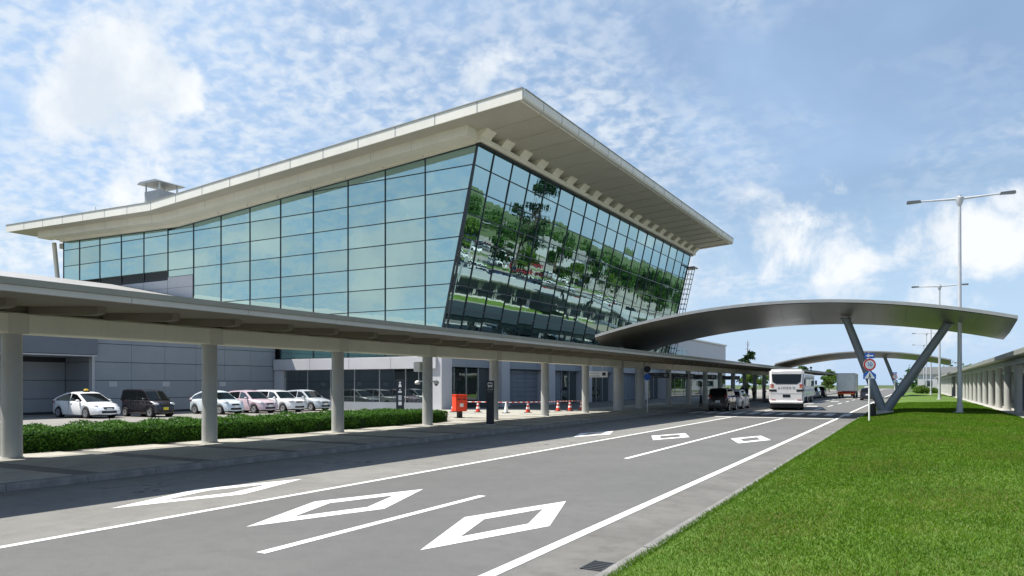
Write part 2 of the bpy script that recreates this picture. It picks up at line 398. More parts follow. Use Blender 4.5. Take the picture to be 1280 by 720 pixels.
# gully grate in the shoulder
g = MB()
for i in range(6): g.box(-.30 + i * .11, -.25 + i * .11, -.17, .17, 0, .008)
g.box(-.32, .32, -.2, -.17, 0, .01); g.box(-.32, .32, .17, .2, 0, .01)
tag(g.build('drain_grate', 'joint', None, loc=(-3.08, 7.26, .003)), 'dark slotted drain grate in the road shoulder beside the lawn', 'drain').rotation_euler.z = R(90)
bpy.data.objects['drain_grate'].scale = (.62, .62, 1)
g = sheet('grate_shade', [(-.31, -.19), (.31, -.19), (.31, .19), (-.31, .19)], -.001, 'dark', None, bpy.data.objects['drain_grate'])  # flat dark sheet, painted shade under the bars instead of a hollow
# left pavement with kerb stones, slabs and dark bands
pave = MB()
pave.add([(*rd(-14.5, -40), .118), (*rd(-14.5, 300), .118), (*rd(-21.55, 300), .118), (*rd(-21.55, -40), .118), (*rd(-21.55, -40), -.05), (*rd(-21.55, 300), -.05)], [(0, 1, 2, 3), (3, 2, 5, 4)])
pave = pave.build('pavement', 'slab_dark'); pave['kind'] = 'structure'
ks = MB(); ks.prism([(-14.5, -.03), (-14.2, -.03), (-14.215, .10), (-14.24, .13), (-14.5, .13)], 'y', 0.006, 1.494); kme = ks.mesh('kerb_stone'); kme.materials.append(MATS['kerb'])
for i in range(90):
    t = -6 + i * 1.5; o = link('kerb_stone', kme, pave, (-K * t, t, random.uniform(-.004, .004))); o.rotation_euler.z = math.atan(K)
sheet('kerb_far', strip(-14.5, -14.2, 129, 300), .127, 'kerb', None, pave)
def slab_mesh(w_, l_): return MB().bevbox(.004, w_ - .004, .004, l_ - .004, 0, .022, .006).mesh('paving_slab')
SP = 5.62 / 2
sm = slab_mesh(1.35, SP - .55); sm.materials.append(MATS['slab']); smw = sm.copy(); smw.materials[0] = MATS['slab_worn']
for j in range(27):
    t = -2.7 + j * SP
    for i in range(4 if t < 28.5 else 5):
        s = -14.5 - 1.40 * (i + 1) + .03
        o = link('paving_slab', smw if random.random() < .3 else sm, pave, (*rd(s, t + .5), .118 - random.random() * .003)); o.rotation_euler.z = math.atan(K)
plaza = sheet('plaza', [(-32.2, 33.0), (-21.75, 33.0), (-23.2, 100), (-32.2, 100)], .113, 'slab_dark')
sm2 = slab_mesh(1.38, 1.33); sm2.materials.append(MATS['slab']); sm2w = sm2.copy(); sm2w.materials[0] = MATS['slab_worn']
for i in range(7):
    for j in range(11):
        link('paving_slab', sm2w if random.random() < .3 else sm2, plaza, (-31.9 + i * 1.41, 33.1 + j * 1.36, .113 - random.random() * .003))
sheet('forecourt', [(-60, 97), (-21.5, 97), (-24, 300), (-60, 300)], .05, 'lot')
# lawn on its low bank, with a concrete edging
def lawn_h(s, t):
    a = min(1, max(0, (s + 2.5) / 2.6)); a = a * a * (3 - 2 * a)
    b_ = min(1, max(0, (4.85 - s) / 1.0)); b_ = b_ * b_ * (3 - 2 * b_)
    return .10 + a * .28 * (.6 + .4 * b_) + .025 * math.sin(s * 1.3 + t * .31) * a * b_ + .015 * math.sin(t * .9 - s * .8) * a
lm = MB(); ns, ntt = 26, 170
for j in range(ntt + 1):
    t = -14 + j * (190 / ntt)
    for i in range(ns + 1):
        s = -2.5 + i * 7.3 / ns; lm.v.append((*rd(s, t), lawn_h(s, t)))
for j in range(ntt):
    for i in range(ns): a = j * (ns + 1) + i; lm.f.append((a, a + 1, a + ns + 2, a + ns + 1)); lm.m.append(0)
lawn = lm.build('lawn', 'soil_grass', None, 60); lawn['kind'] = 'structure'
ke = MB().box(-2.64, -2.48, .004, 1.996, -.04, .105).mesh('edging_kerb'); ke.materials.append(MATS['kerb'])
for i in range(70):
    t = -12 + 2 * i; o = link('edging_kerb', ke, lawn, (-K * t, t, random.uniform(-.006, .006))); o.rotation_euler.z = math.atan(K)
def blades(name, s0, s1, t0, t1, count, m, thin=None, hk=1.0):
    """blades thin out and grow coarser with distance from the camera"""
    s = rng.uniform(s0, s1, count); t = t0 * (t1 / t0) ** rng.random(count)
    x = s - K * t
    cx = .8698 * x + .4935 * t; cz = -.4935 * x + .8698 * t
    keep = (cz > 3.5) & (np.abs(cx) < cz * .74 + 1.0)
    if thin is not None: keep &= thin(s, t)
    s, t, x = s[keep], t[keep], x[keep]; n_ = len(s)
    a = np.clip((s + 2.5) / 2.6, 0, 1); a = a * a * (3 - 2 * a); q = np.clip((4.85 - s), 0, 1); q = q * q * (3 - 2 * q)
    z = .10 + a * .28 * (.6 + .4 * q) + .025 * np.sin(s * 1.3 + t * .31) * a * q + .015 * np.sin(t * .9 - s * .8) * a - .004
    g_ = (np.maximum(t, 5) / 6) ** .62
    ang = rng.uniform(0, 2 * np.pi, n_); hh = .030 * hk * (np.maximum(t, 5) / 6) ** .22 * rng.uniform(.45, 1.3, n_); ww = .0040 * g_ * rng.uniform(.6, 1.3, n_); ln = rng.normal(0, .6, (n_, 2)) * hh[:, None]
    V = np.zeros((n_, 3, 3)); V[:, 0] = np.stack([x - np.cos(ang) * ww, t - np.sin(ang) * ww, z], 1)
    V[:, 1] = np.stack([x + np.cos(ang) * ww, t + np.sin(ang) * ww, z], 1); V[:, 2] = np.stack([x + ln[:, 0], t + ln[:, 1], z + hh], 1)
    F = np.arange(n_ * 3).reshape(n_, 3)
    return tag(link(name, quadmesh(name, V.reshape(-1, 3), F, m)), kind='stuff')
def dry(s, t): return (np.sin(s * 2.1 + t * .55) + np.sin(t * 1.15 - s * 1.4 + 1) + rng.normal(0, .8, len(s))) > .65
tag(blades('grass', -2.5, 4.8, 3, 75, 620000, 'grass'), 'short mown green grass of the lawn beside the road', 'grass')
tag(blades('dry_grass', -2.2, 4.2, 3, 50, 190000, 'grass_dry', dry), 'thin brownish dry grass blades scattered in the lawn', 'grass')
tag(blades('edge_grass', -2.54, -2.44, 3, 45, 9000, 'grass', None, 1.5), 'grass tufts hanging over the concrete edge of the lawn', 'grass')
rpath = MB(); rpath.add([(*rd(4.8, -14), .30), (*rd(11.5, -14), .30), (*rd(11.5, 205), .30), (*rd(4.8, 205), .30), (*rd(4.8, -14), -.05), (*rd(4.8, 205), -.05), (*rd(11.5, -14), -.05), (*rd(11.5, 205), -.05)], [(0, 1, 2, 3), (0, 3, 5, 4), (1, 6, 7, 2)])
rpath = rpath.build('path', 'concrete'); rpath['kind'] = 'structure'
carpark = sheet('car_park', strip(12.5, 120, -40, 330), -.02, 'carpark')

# ------------------------------------------------------------------ terminal building
Y0, Y1 = 44.0, 95.6                     # near (side) face and far end of the glass hall
XT, ZT, XB, ZB = -27.7, 18.65, -30.68, 5.8   # leaning glass front: top and bottom edge
ROWS = [5.8 + 1.635 * i for i in range(8)] # 5.8 ... 17.245
def roof_z(x):
    if x > -59.5: return 17.68 + (x + 59.5) * (20.4 - 17.68) / 37.0
    return 17.68 + (-59.5 - x) * .45 / 23.1
def gtop(x): return roof_z(x) - 1.5 + (max(0, x + 45) * .008)   # top of the side glass
term = empty('terminal_building', (-40, 60, 0)); tag(term, 'large glass airport terminal with a leaning mirrored front and sweeping white butterfly roof', 'building')
def T(mb, name, m, parent=None, smooth=0):
    o = mb.build(name, m, parent if parent else term, smooth)
    if parent is None: o.location = (40, -60, 0)
    return o
# unseen opaque core added behind the glazing to stop light leaks
core = MB()
core.box(-77.4, -32.65, Y0 + .35, Y1 - .1, .1, 5.75)
core.hexa([(-77.4, Y0 + .35, 5.76), (XB - .5, Y0 + .35, 5.76), (XB - .5, Y1 - .1, 5.76), (-77.4, Y1 - .1, 5.76), (-77.4, Y0 + .35, 16.2), (XT - .5, Y0 + .35, 18.3), (XT - .5, Y1 - .1, 18.3), (-77.4, Y1 - .1, 16.2)])
T(core, 'light_stop_core', 'dark')
# --- front glazing
vy = [Y0 + .02, Y0 + 2.3] ; k = (Y1 - vy[1]) / 18
vy += [vy[1] + k * (i + 1) for i in range(18)]
zz = ROWS + [ZT]
def fx(z): return XB + (z - ZB) * (XT - XB) / (ZT - ZB)
fr = MB()
for y in vy: fr.hexa([(fx(ZB) - .1, y - .035, ZB), (fx(ZB) + .06, y - .035, ZB), (fx(ZB) + .06, y + .035, ZB), (fx(ZB) - .1, y + .035, ZB), (fx(ZT) - .1, y - .035, ZT), (fx(ZT) + .06, y - .035, ZT), (fx(ZT) + .06, y + .035, ZT), (fx(ZT) - .1, y + .035, ZT)])
for z in zz: fr.box(fx(z) - .11, fx(z) + .055, Y0 + .06, Y1 - .02, z - .032, z + .032)
fg = T(fr, 'front_glazing', 'mullion')
for j in range(len(zz) - 1):
    for i in range(len(vy) - 1):
        y0, y1, z0, z1 = vy[i] + .03, vy[i + 1] - .03, zz[j] + .03, zz[j + 1] - .03
        d = [random.gauss(0, .0035) for _ in range(3)]
        q = lambda y, z, a, o=0: (fx(z) + o + d[0] * a[0] + d[1] * a[1], y, z)
        p = [q(y0, z0, (-1, -1)), q(y1, z0, (1, -1)), q(y1, z1, (1, 1)), q(y0, z1, (-1, 1))]
        MB().hexa([(a[0] - .03, a[1], a[2]) for a in p] + p).build('pane', 'glass_front', fg)
# --- side glazing (plane y = Y0)
vx = [-77.7, -74.9, -71.5, -68.05, -64.6, -61.1, -57.55, -53.95, -50.35, -46.75, -43.12, -39.5, -35.85, -32.17]
def xr(z): return fx(z)
fs = MB()
for x in vx:
    zt = gtop(x) - .02; zb = 3.95 if x > -47.2 else max(7.8 + (-47.2 - x) * .19, 6)
    if x < -60: zb = 12.37 - .8
    fs.box(x - .035, x + .035, Y0 - .05, Y0 + .1, zb, zt)
for z in ROWS + [4.0]:
    x0 = -47.2 if z < 6 else -77.7
    while gtop(x0) < z + .05 and x0 < -30: x0 += .25
    xe = xr(max(z, ZB)) - .05
    if z < 11: x0 = max(x0, -57.5 if z > 8.5 else (-50 if z > 6 else -47.2))
    fs.box(x0, xe, Y0 - .048, Y0 + .1, z - .028, z + .028)
fs.hexa([(fx(ZB) - .05, Y0 - .055, ZB - 1.8), (fx(ZB) + .05, Y0 - .055, ZB - 1.8), (fx(ZB) + .05, Y0 + .08, ZB - 1.8), (fx(ZB) - .05, Y0 + .08, ZB - 1.8), (XT - .05, Y0 - .055, ZT), (XT + .05, Y0 - .055, ZT), (XT + .05, Y0 + .08, ZT), (XT - .05, Y0 + .08, ZT)])
for a, c_ in ((-77.7, -59.5), (-59.5, XT)):
    fs.hexa([(a, Y0 - .06, gtop(a) - .1), (c_, Y0 - .06, gtop(c_) - .1), (c_, Y0 + .1, gtop(c_) - .1), (a, Y0 + .1, gtop(a) - .1), (a, Y0 - .06, gtop(a)), (c_, Y0 - .06, gtop(c_)), (c_, Y0 + .1, gtop(c_)), (a, Y0 + .1, gtop(a))])
sg = T(fs, 'side_glazing', 'mullion')
zrow = [4.0] + ROWS + [18.88]
vxx = vx + [-27.0]
for i in range(len(vxx) - 1):
    for j in range(len(zrow) - 1):
        x0, x1, z0, z1 = vxx[i] + .03, vxx[i + 1] - .03, zrow[j] + .025, zrow[j + 1] - .025
        p = [(x0, z0), (x1, z0), (x1, z1), (x0, z1)]
        for a, c_ in ((-77.7, -59.5), (-59.5, XT)):
            if (x0 + x1) / 2 < -59.5 and a > -60: continue
            if (x0 + x1) / 2 > -59.5 and a < -60: continue
            sl_ = (gtop(c_) - gtop(a)) / (c_ - a); p = clip(p, -sl_, 1, gtop(a) - sl_ * a - .09) if p else p
        sl2 = (XT - XB) / (ZT - ZB); p = clip(p, 1, -sl2, XB - sl2 * ZB - .08) if p else p
        xm = (x0 + x1) / 2
        zmin = 4.0 if xm > -47.2 else 7.0 if xm > -57.6 else (11.75 if xm > -61.2 else 12.3)
        p = clip(p, 0, -1, -zmin) if p else p
        if len(p) < 3: continue
        ar = abs(sum(p[q][0] * p[(q + 1) % len(p)][1] - p[(q + 1) % len(p)][0] * p[q][1] for q in range(len(p)))) / 2
        if ar < .05: continue
        d = [random.gauss(0, .003) for _ in range(2)]
        m_ = MB(); n_ = len(p)
        V = [(a[0], Y0 - .0 + d[0] * (a[0] - xm) / 2 + d[1] * (a[1] - z0) / 1.6, a[1]) for a in p]
        m_.add(V + [(v[0], v[1] + .03, v[2]) for v in V], [tuple(range(n_)), tuple(range(n_, 2 * n_))[::-1]] + [(q, (q + 1) % n_, n_ + (q + 1) % n_, n_ + q) for q in range(n_)])
        m_.build('pane', 'glass_side', sg)
# far exposed end of the leaning front: climbing frame with rungs
sc_ = MB()
for y in (Y1 + .35, Y1 + 1.35):
    for dx in (.0, .75):
        sc_.tube((fx(4.5) + dx - .2, y, 4.5), (fx(17.2) + dx - .2, y, 17.2), .045, n=6)
for i in range(20):
    z = 4.8 + i * .64
    for y in (Y1 + .35, Y1 + 1.35): sc_.tube((fx(z) - .2, y, z), (fx(z) + .55, y, z), .03, n=5)
    sc_.tube((fx(z) - .2, Y1 + .35, z), (fx(z) - .2, Y1 + 1.35, z), .03, n=5); sc_.tube((fx(z) + .55, Y1 + .35, z), (fx(z) + .55, Y1 + 1.35, z), .03, n=5)
for z in (10.4, 17.1): sc_.box(fx(z) - .4, fx(z) + .9, Y1 - .1, Y1 + 1.6, z - .08, z + .08)
T(sc_, 'maintenance_ladder', 'mullion')
# --- roof
RX0, RX1, RY0, RY1 = -82.6, -22.5, 41.0, 96.6
FH = .66
def sweep(mb, prof_top, prof_bot, y0, y1, xs):
    """slab between two functions of x"""
    n_ = len(xs); V = []
    for y in (y0, y1):
        for x in xs: V.append((x, y, prof_top(x)))
        for x in xs: V.append((x, y, prof_bot(x)))
    o = 2 * n_; F = []
    for i in range(n_ - 1):
        F += [(i, i + 1, o + i + 1, o + i), (n_ + i, o + n_ + i, o + n_ + i + 1, n_ + i + 1), (i, n_ + i, n_ + i + 1, i + 1), (o + i, o + i + 1, o + n_ + i + 1, o + n_ + i)]
    F += [(0, o, o + n_, n_), (n_ - 1, 2 * n_ - 1, o + 2 * n_ - 1, o + n_ - 1)]
    return mb.add(V, F)
XS = [RX0 + .05, -70, -59.5, -50, -40, -30, RX1 - .05]
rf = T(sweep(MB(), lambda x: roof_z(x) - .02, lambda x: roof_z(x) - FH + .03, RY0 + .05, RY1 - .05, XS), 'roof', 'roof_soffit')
# side fascia panels
xs = np.linspace(RX0, RX1, 19)
for i in range(18):
    a, c_ = xs[i] + .012, xs[i + 1] - .012
    if a < -59.5 < c_: a2 = [(a, -59.5), (-59.5, c_)]
    else: a2 = [(a, c_)]
    m_ = MB()
    for (a, c_) in a2:
        m_.hexa([(a, RY0 - .03, roof_z(a) - FH), (c_, RY0 - .03, roof_z(c_) - FH), (c_, RY0 + .06, roof_z(c_) - FH), (a, RY0 + .06, roof_z(a) - FH), (a, RY0 - .03, roof_z(a) + .02), (c_, RY0 - .03, roof_z(c_) + .02), (c_, RY0 + .06, roof_z(c_) + .02), (a, RY0 + .06, roof_z(a) + .02)])
    m_.build('fascia_panel', 'roof_white', rf)
    if i: MB().box(xs[i] - .03, xs[i] + .03, RY0 - .036, RY0 + .02, roof_z(xs[i]) - FH, roof_z(xs[i]) + .01).build('fascia_joint', 'steel_blue', rf)
m_ = MB()
for a, c_ in ((RX0, -59.5), (-59.5, RX1)): m_.hexa([(a, RY0 - .07, roof_z(a) + .022), (c_, RY0 - .07, roof_z(c_) + .022), (c_, RY0 + .3, roof_z(c_) + .022), (a, RY0 + .3, roof_z(a) + .022), (a, RY0 - .07, roof_z(a) + .09), (c_, RY0 - .07, roof_z(c_) + .09), (c_, RY0 + .3, roof_z(c_) + .09), (a, RY0 + .3, roof_z(a) + .09)])
m_.box(RX1 - .3, RX1 + .07, RY0 + .3, RY1, 20.422, 20.49)
m_.build('flashing', 'canopy_gutter', rf)
# front fascia panels: upper vertical, lower raking face
ys = np.linspace(RY0 + .06, RY1, 21)
for i in range(20):
    a, c_ = ys[i] + .012, ys[i + 1] - .012
    MB().prism([(RX1 - .06, 20.42), (RX1 + .03, 20.42), (RX1 + .03, 19.98), (RX1 - .22, 19.72), (RX1 - .28, 19.74)], 'y', a, c_).build('fascia_panel', 'roof_white', rf)
    if i: MB().prism([(RX1 - .06, 20.41), (RX1 + .038, 20.41), (RX1 + .038, 19.975), (RX1 - .22, 19.71), (RX1 - .28, 19.73)], 'y', ys[i] - .03, ys[i] + .03).build('fascia_joint', 'steel_blue', rf)
# stepped lip and frieze along the side
for y0, y1, zt_, zb_, nm, mm, xe in ((42.35, 43.7, -.62, -1.28, 'eaves_lip', 'roof_cream', XT + .2), (43.7, 44.08, -.66, -1.53, 'frieze', 'roof_cream', XT - .1)):
    for a, c_ in ((-77.9 if nm == 'frieze' else -79.4, -59.5), (-59.5, xe)):
        off = (lambda x: 0) if nm != 'frieze' else (lambda x: max(0, x + 45) * .008)
        m_ = MB(); m_.hexa([(a, y0, roof_z(a) + zb_ + off(a)), (c_, y0, roof_z(c_) + zb_ + off(c_)), (c_, y1, roof_z(c_) + zb_ + off(c_)), (a, y1, roof_z(a) + zb_ + off(a)), (a, y0, roof_z(a) + zt_), (c_, y0, roof_z(c_) + zt_), (c_, y1, roof_z(c_) + zt_), (a, y1, roof_z(a) + zt_)])
        m_.build(nm, mm, rf)
m_ = MB()
for i in range(1, 8):
    x = vx[-i]; m_.box(x - .028, x + .028, 43.692, 43.71, roof_z(x) - 1.47 + max(0, x + 45) * .008, roof_z(x) - 1.2)
m_.build('frieze_joint', 'panel_dark', rf)
m_ = MB()
for x in vx[1:]: m_.box(x - .02, x + .02, 42.342, 42.36, roof_z(x) - 1.27, roof_z(x) - .64)
m_.build('lip_joint', 'lamp_grey', rf)
# front eaves: beam over the glass, haunched ribs, soffit panels
m_ = MB(); m_.prism([(XT - .5, 18.66), (XT + .5, 18.66), (XT + .55, 18.74), (XT + .55, 18.98), (XT - .5, 18.98)], 'y', Y0 - .25, RY1 - .5); m_.build('eaves_beam', 'roof_cream', rf)
m_ = MB().box(XT - .06, XT + .30, Y0 - .1, RY1 - .8, 18.50, 18.658); m_.build('shadow_gap', 'mullion', rf)
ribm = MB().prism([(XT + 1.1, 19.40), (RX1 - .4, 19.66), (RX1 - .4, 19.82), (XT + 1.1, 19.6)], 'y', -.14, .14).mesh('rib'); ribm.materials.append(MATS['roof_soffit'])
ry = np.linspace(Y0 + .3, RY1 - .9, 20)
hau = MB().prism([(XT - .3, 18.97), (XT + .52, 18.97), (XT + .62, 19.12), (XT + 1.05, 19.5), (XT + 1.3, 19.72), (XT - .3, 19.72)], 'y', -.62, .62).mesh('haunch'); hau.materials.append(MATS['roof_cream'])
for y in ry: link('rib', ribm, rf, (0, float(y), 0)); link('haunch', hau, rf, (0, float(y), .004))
# left end strut, rooftop vent and rod
m_ = MB().tube((-78.6, 44.3, 8.5), (-79.6, 44.1, 16.6), .22, .22, 10); T(m_, 'strut', 'canopy_white', None, 40)
m_ = MB().box(-79.0, -77.6, Y0 + .3, Y0 + 30, 16.0, 16.5); T(m_, 'end_soffit', 'roof_soffit')
vt = MB().box(-69.2, -66.9, 47.2, 49.4, 17.5, 21.25); vo = T(vt, 'roof_vent', 'panel_grey', None)
m_ = MB()
for x in (-69.1, -67.0):
    for y in (47.3, 49.3): m_.box(x - .06, x + .06, y - .06, y + .06, 21.2, 21.95)
m_.build('post', 'lamp_grey', vo)
MB().prism([(-69.7, 21.95), (-66.4, 21.95), (-66.8, 22.15), (-69.3, 22.15)], 'y', 46.7, 49.9).build('cap', 'steel_blue', vo)
T(MB().box(-70.6, -66.0, 48, 50, 17.5, 20.45), 'roof_box', 'panel_light')
T(MB().tube((-75.5, 46, 17.8), (-75.5, 46, 20.3), .05, .03, 6), 'antenna_rod', 'lamp_grey')
# light wall panels under the side glazing (left part of the side face), with a dark strip for a shaded opening above
pw = T(MB().box(-71, -57.6, Y0 + .02, Y0 + .2, 7, 11.72), 'side_wall', 'joint')
for i, (a, c_) in enumerate(((-57.64, -61.05), (-61.11, -64.55), (-64.6, -68.0), (-68.05, -71))):
    for z0, z1 in ((7.0, 9.1), (9.12, 10.68), (10.7, 11.7 if i == 0 else 11.45)):
        MB().bevbox(min(a, c_), max(a, c_), Y0 - .05, Y0 + .018, z0, z1, .008).build('wall_panel', 'panel_light', pw)
T(MB().box(-71.5, -61.1, Y0 + .03, Y0 + .2, 11.46, 12.3), 'balcony_shade', 'dark')  # flat dark strip, the balcony opening's shade put into its colour
# --- ground floor, side: white lintel band, dark glass, low sill, corner pillar
lw = T(MB().box(-47.2, XB - .2, Y0 + .12, Y0 + .3, 0, 4.0), 'ground_floor_wall', 'joint')
for i in range(4):
    a = -47.15 + i * 4.05; MB().bevbox(a + .01, a + 4.04, Y0 - .42, Y0 + .1, 3.07, 3.95, .012).build('lintel_panel', 'panel_light', lw)
for i in range(6):
    a = -46.2 + i * 2.45
    MB().box(a + .03, a + 2.42, Y0 + .02, Y0 + .05, .62, 3.06).build('pane', 'glass_dark', lw)
    MB().box(a - .03, a + .03, Y0 - .02, Y0 + .1, .6, 3.06).build('mullion', 'alu', lw)
MB().box(-47.1, -31.6, Y0 - .06, Y0 + .1, -.02, .6).build('sill_panel', 'panel_grey', lw)
MB().bevbox(-47.2, -46.3, Y0 - .3, Y0 + .09, 0, 3.06, .02).build('pilaster', 'panel_light', lw)
# --- ground floor, front
ff = T(MB().box(-32.6, -31.9, Y0 + .3, Y1 + 1, 0, 5.7), 'front_wall', 'panel_dark')
pil = MB().bevbox(-.95, .55, -.55, .75, 0, 5.0, .02).mesh('pillar'); pil.materials.append(MATS['panel_light'])
for i in range(7): link('pillar', pil, ff, (-31.1, Y0 + .3 + i * 8.45, .0))
for i in range(6):
    y = Y0 + 1.1 + i * 8.45
    MB().box(-31.88, -31.2, y, y + 7.1, 3.25, 5.6).build('lintel_panel', 'panel_grey', ff)
    if i in (1, 2, 4):
        for j in range(8):
            for q in range(3): MB().bevbox(-31.9, -31.72, y + .05 + q * 2.35, y + 2.35 + q * 2.35, .12 + j * .39, .495 + j * .39, .012).build('wall_panel', 'louvre', ff)
    if i in (0, 3, 5, 2):
        for q in range(4):
            if i == 2 and q < 2: continue
            MB().box(-31.70, -31.66, y + .1 + q * 1.72, y + 1.74 + q * 1.72, .15, 3.2).build('pane', 'glass_dark', ff)
            MB().box(-31.7, -31.6, y + .04 + q * 1.72, y + .1 + q * 1.72, .12, 3.22).build('mullion', 'alu', ff)
T(MB().prism([(-32.5, 5.2), (-30.2, 5.55), (-30.2, 5.78), (-32.5, 5.78)], 'y', Y0 + .1, Y1), 'glazing_base', 'panel_dark')
# --- low wing beside the parked cars: panelled wall, porch, pitched metal roof
wing = MB()
wing.prism([(28.7, -.02), (43.9, -.02), (43.9, 7.4), (-30, 7.4), (-30, 3.78), (28.7, 3.78)], 'x', -50.4, -47.36)
wing.box(-70, -50.4, -30, 43.9, -.02, 7.4)
wing = T(wing, 'low_wing', 'joint')
for j, (z0, z1) in enumerate(((.12, .98), (1.0, 2.18), (2.2, 3.38), (3.4, 4.58), (4.6, 5.78), (5.8, 7.3))):
    for i in range(6):
        a = 28.75 + i * 2.53
        MB().bevbox(-47.36, -47.28, a + .008, a + 2.522, z0 + .006, z1 - .006, .01).build('wall_panel', 'panel_grey', wing)
    for i in range(12):
        a = 28.6 - (i + 1) * 3.1
        if z1 < 3.7: MB().bevbox(-50.4, -50.32, a + .008, a + 3.09, z0 + .006, z1 - .006, .01).build('wall_panel', 'panel_grey', wing)
MB().bevbox(-47.36, -46.6, -30, 28.55, 3.8, 7.3, .02).build('porch_fascia', 'panel_dark', wing)
MB().bevbox(-47.6, -47.25, 28.56, 28.74, 0, 7.3, .01).build('corner_trim', 'panel_light', wing)
for z0, z1 in ((.12, .98), (1.0, 2.18), (2.2, 3.38), (3.4, 3.76)): MB().bevbox(-50.3, -47.62, 28.6, 28.69, z0 + .006, z1 - .006, .01).build('wall_panel', 'panel_grey', wing)
MB().box(-50.3, -46.62, -30, 28.5, 3.70, 3.775).build('porch_soffit', 'panel_light', wing)
for y in (29.7, 33.6, 38.4): MB().box(-47.275, -47.25, y, y + .55, 1.78, 2.12).build('bay_number_plate', 'panel_light', wing)
wr = MB().prism([(-46.9, 7.4), (-46.9, 7.62), (-67.5, 11.35), (-67.5, 7.4)], 'y', -30, 43.85); wro = T(wr, 'wing_roof', 'canopy_roof')
for i in range(60): pass
# annex beyond the hall
an = empty('annex_building', (-45, 116, 0)); tag(an, 'plain pale grey flat roofed annex beyond the glass hall', 'building')
MB().bevbox(-27, 12, -19, 20, 0, 8.8, .05).build('wall', 'panel_light', an)
for i in range(5): MB().box(12.0, 12.06, -17 + i * 2.6, -14.5 + i * 2.6, 6.2, 7.4).build('window', 'glass_dark', an)
for i in range(9): MB().box(12.0, 12.05, -18.6 + i * 4.25, -14.6 + i * 4.25, .1, 3.6).build('window', 'glass_dark', an)  # dark glass strips added to paint the under-canopy darkness onto the annex
MB().box(-27.2, 12.2, -19.2, 20.2, 8.8, 9.05).build('parapet', 'roof_white', an)

# ------------------------------------------------------------------ bus canopy in front of the terminal
CSP = 5.62
cano = empty('bus_stop_canopy', (-19.3, 60, 0)); tag(cano, 'long flat cream canopy on round columns along the terminal kerb', 'canopy')
def Cn(mb, name, m, smooth=0, parent=None):
    o = mb.build(name, m, parent or cano, smooth)
    if parent is None: o.location = (19.3, -60, 0)
    return o
CY0, CY1 = -8.0, 136.0
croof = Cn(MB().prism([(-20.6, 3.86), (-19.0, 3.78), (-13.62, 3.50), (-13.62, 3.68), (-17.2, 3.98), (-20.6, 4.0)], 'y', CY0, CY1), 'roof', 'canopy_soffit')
npan = 51
for i in range(npan):
    a = CY0 + i * (CY1 - CY0) / npan; c_ = CY0 + (i + 1) * (CY1 - CY0) / npan
    MB().box(-13.62, -13.50, a + .006, c_ - .006, 3.475, 3.585).build('edge_panel', 'canopy_edge', croof)
Cn(MB().prism([(-13.64, 3.588), (-13.46, 3.588), (-13.44, 3.70), (-13.66, 3.70)], 'y', CY0, CY1), 'gutter', 'canopy_gutter')
Cn(MB().prism([(-19.62, 3.13), (-19.0, 3.13), (-18.98, 3.16), (-18.98, 3.58), (-19.02, 3.62), (-19.62, 3.62)], 'y', CY0, CY1), 'beam', 'canopy_white', 30)
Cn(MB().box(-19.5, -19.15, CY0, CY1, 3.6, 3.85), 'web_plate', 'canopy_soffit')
colm = MB().lathe([(.26, .11), (.26, .16), (.228, .17), (.222, 3.12), (.222, 3.14)], 24).mesh('column', 40); colm.materials.append(MATS['column'])
capm = MB().prism([(-.33, 3.12), (.325, 3.12), (.325, 3.60), (-.33, 3.60)], 'y', -.235, .235).mesh('column_head'); capm.materials.append(MATS['roof_cream'])
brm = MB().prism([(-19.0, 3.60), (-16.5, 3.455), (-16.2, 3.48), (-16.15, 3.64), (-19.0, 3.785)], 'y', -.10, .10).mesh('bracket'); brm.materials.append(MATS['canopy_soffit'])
i = -2
while 9.7 + CSP * i < CY1:
    y = 9.7 + CSP * i
    if i not in (7, 8): link('column', colm, croof, (-19.3, y, 0))
    link('column_head', capm, croof, (-19.3, y, 0)); i += 1
i = -9
while 10.0 + CSP / 3 * i < CY1:
    link('bracket', brm, croof, (0, 10.0 + CSP / 3 * i, 0)); i += 1
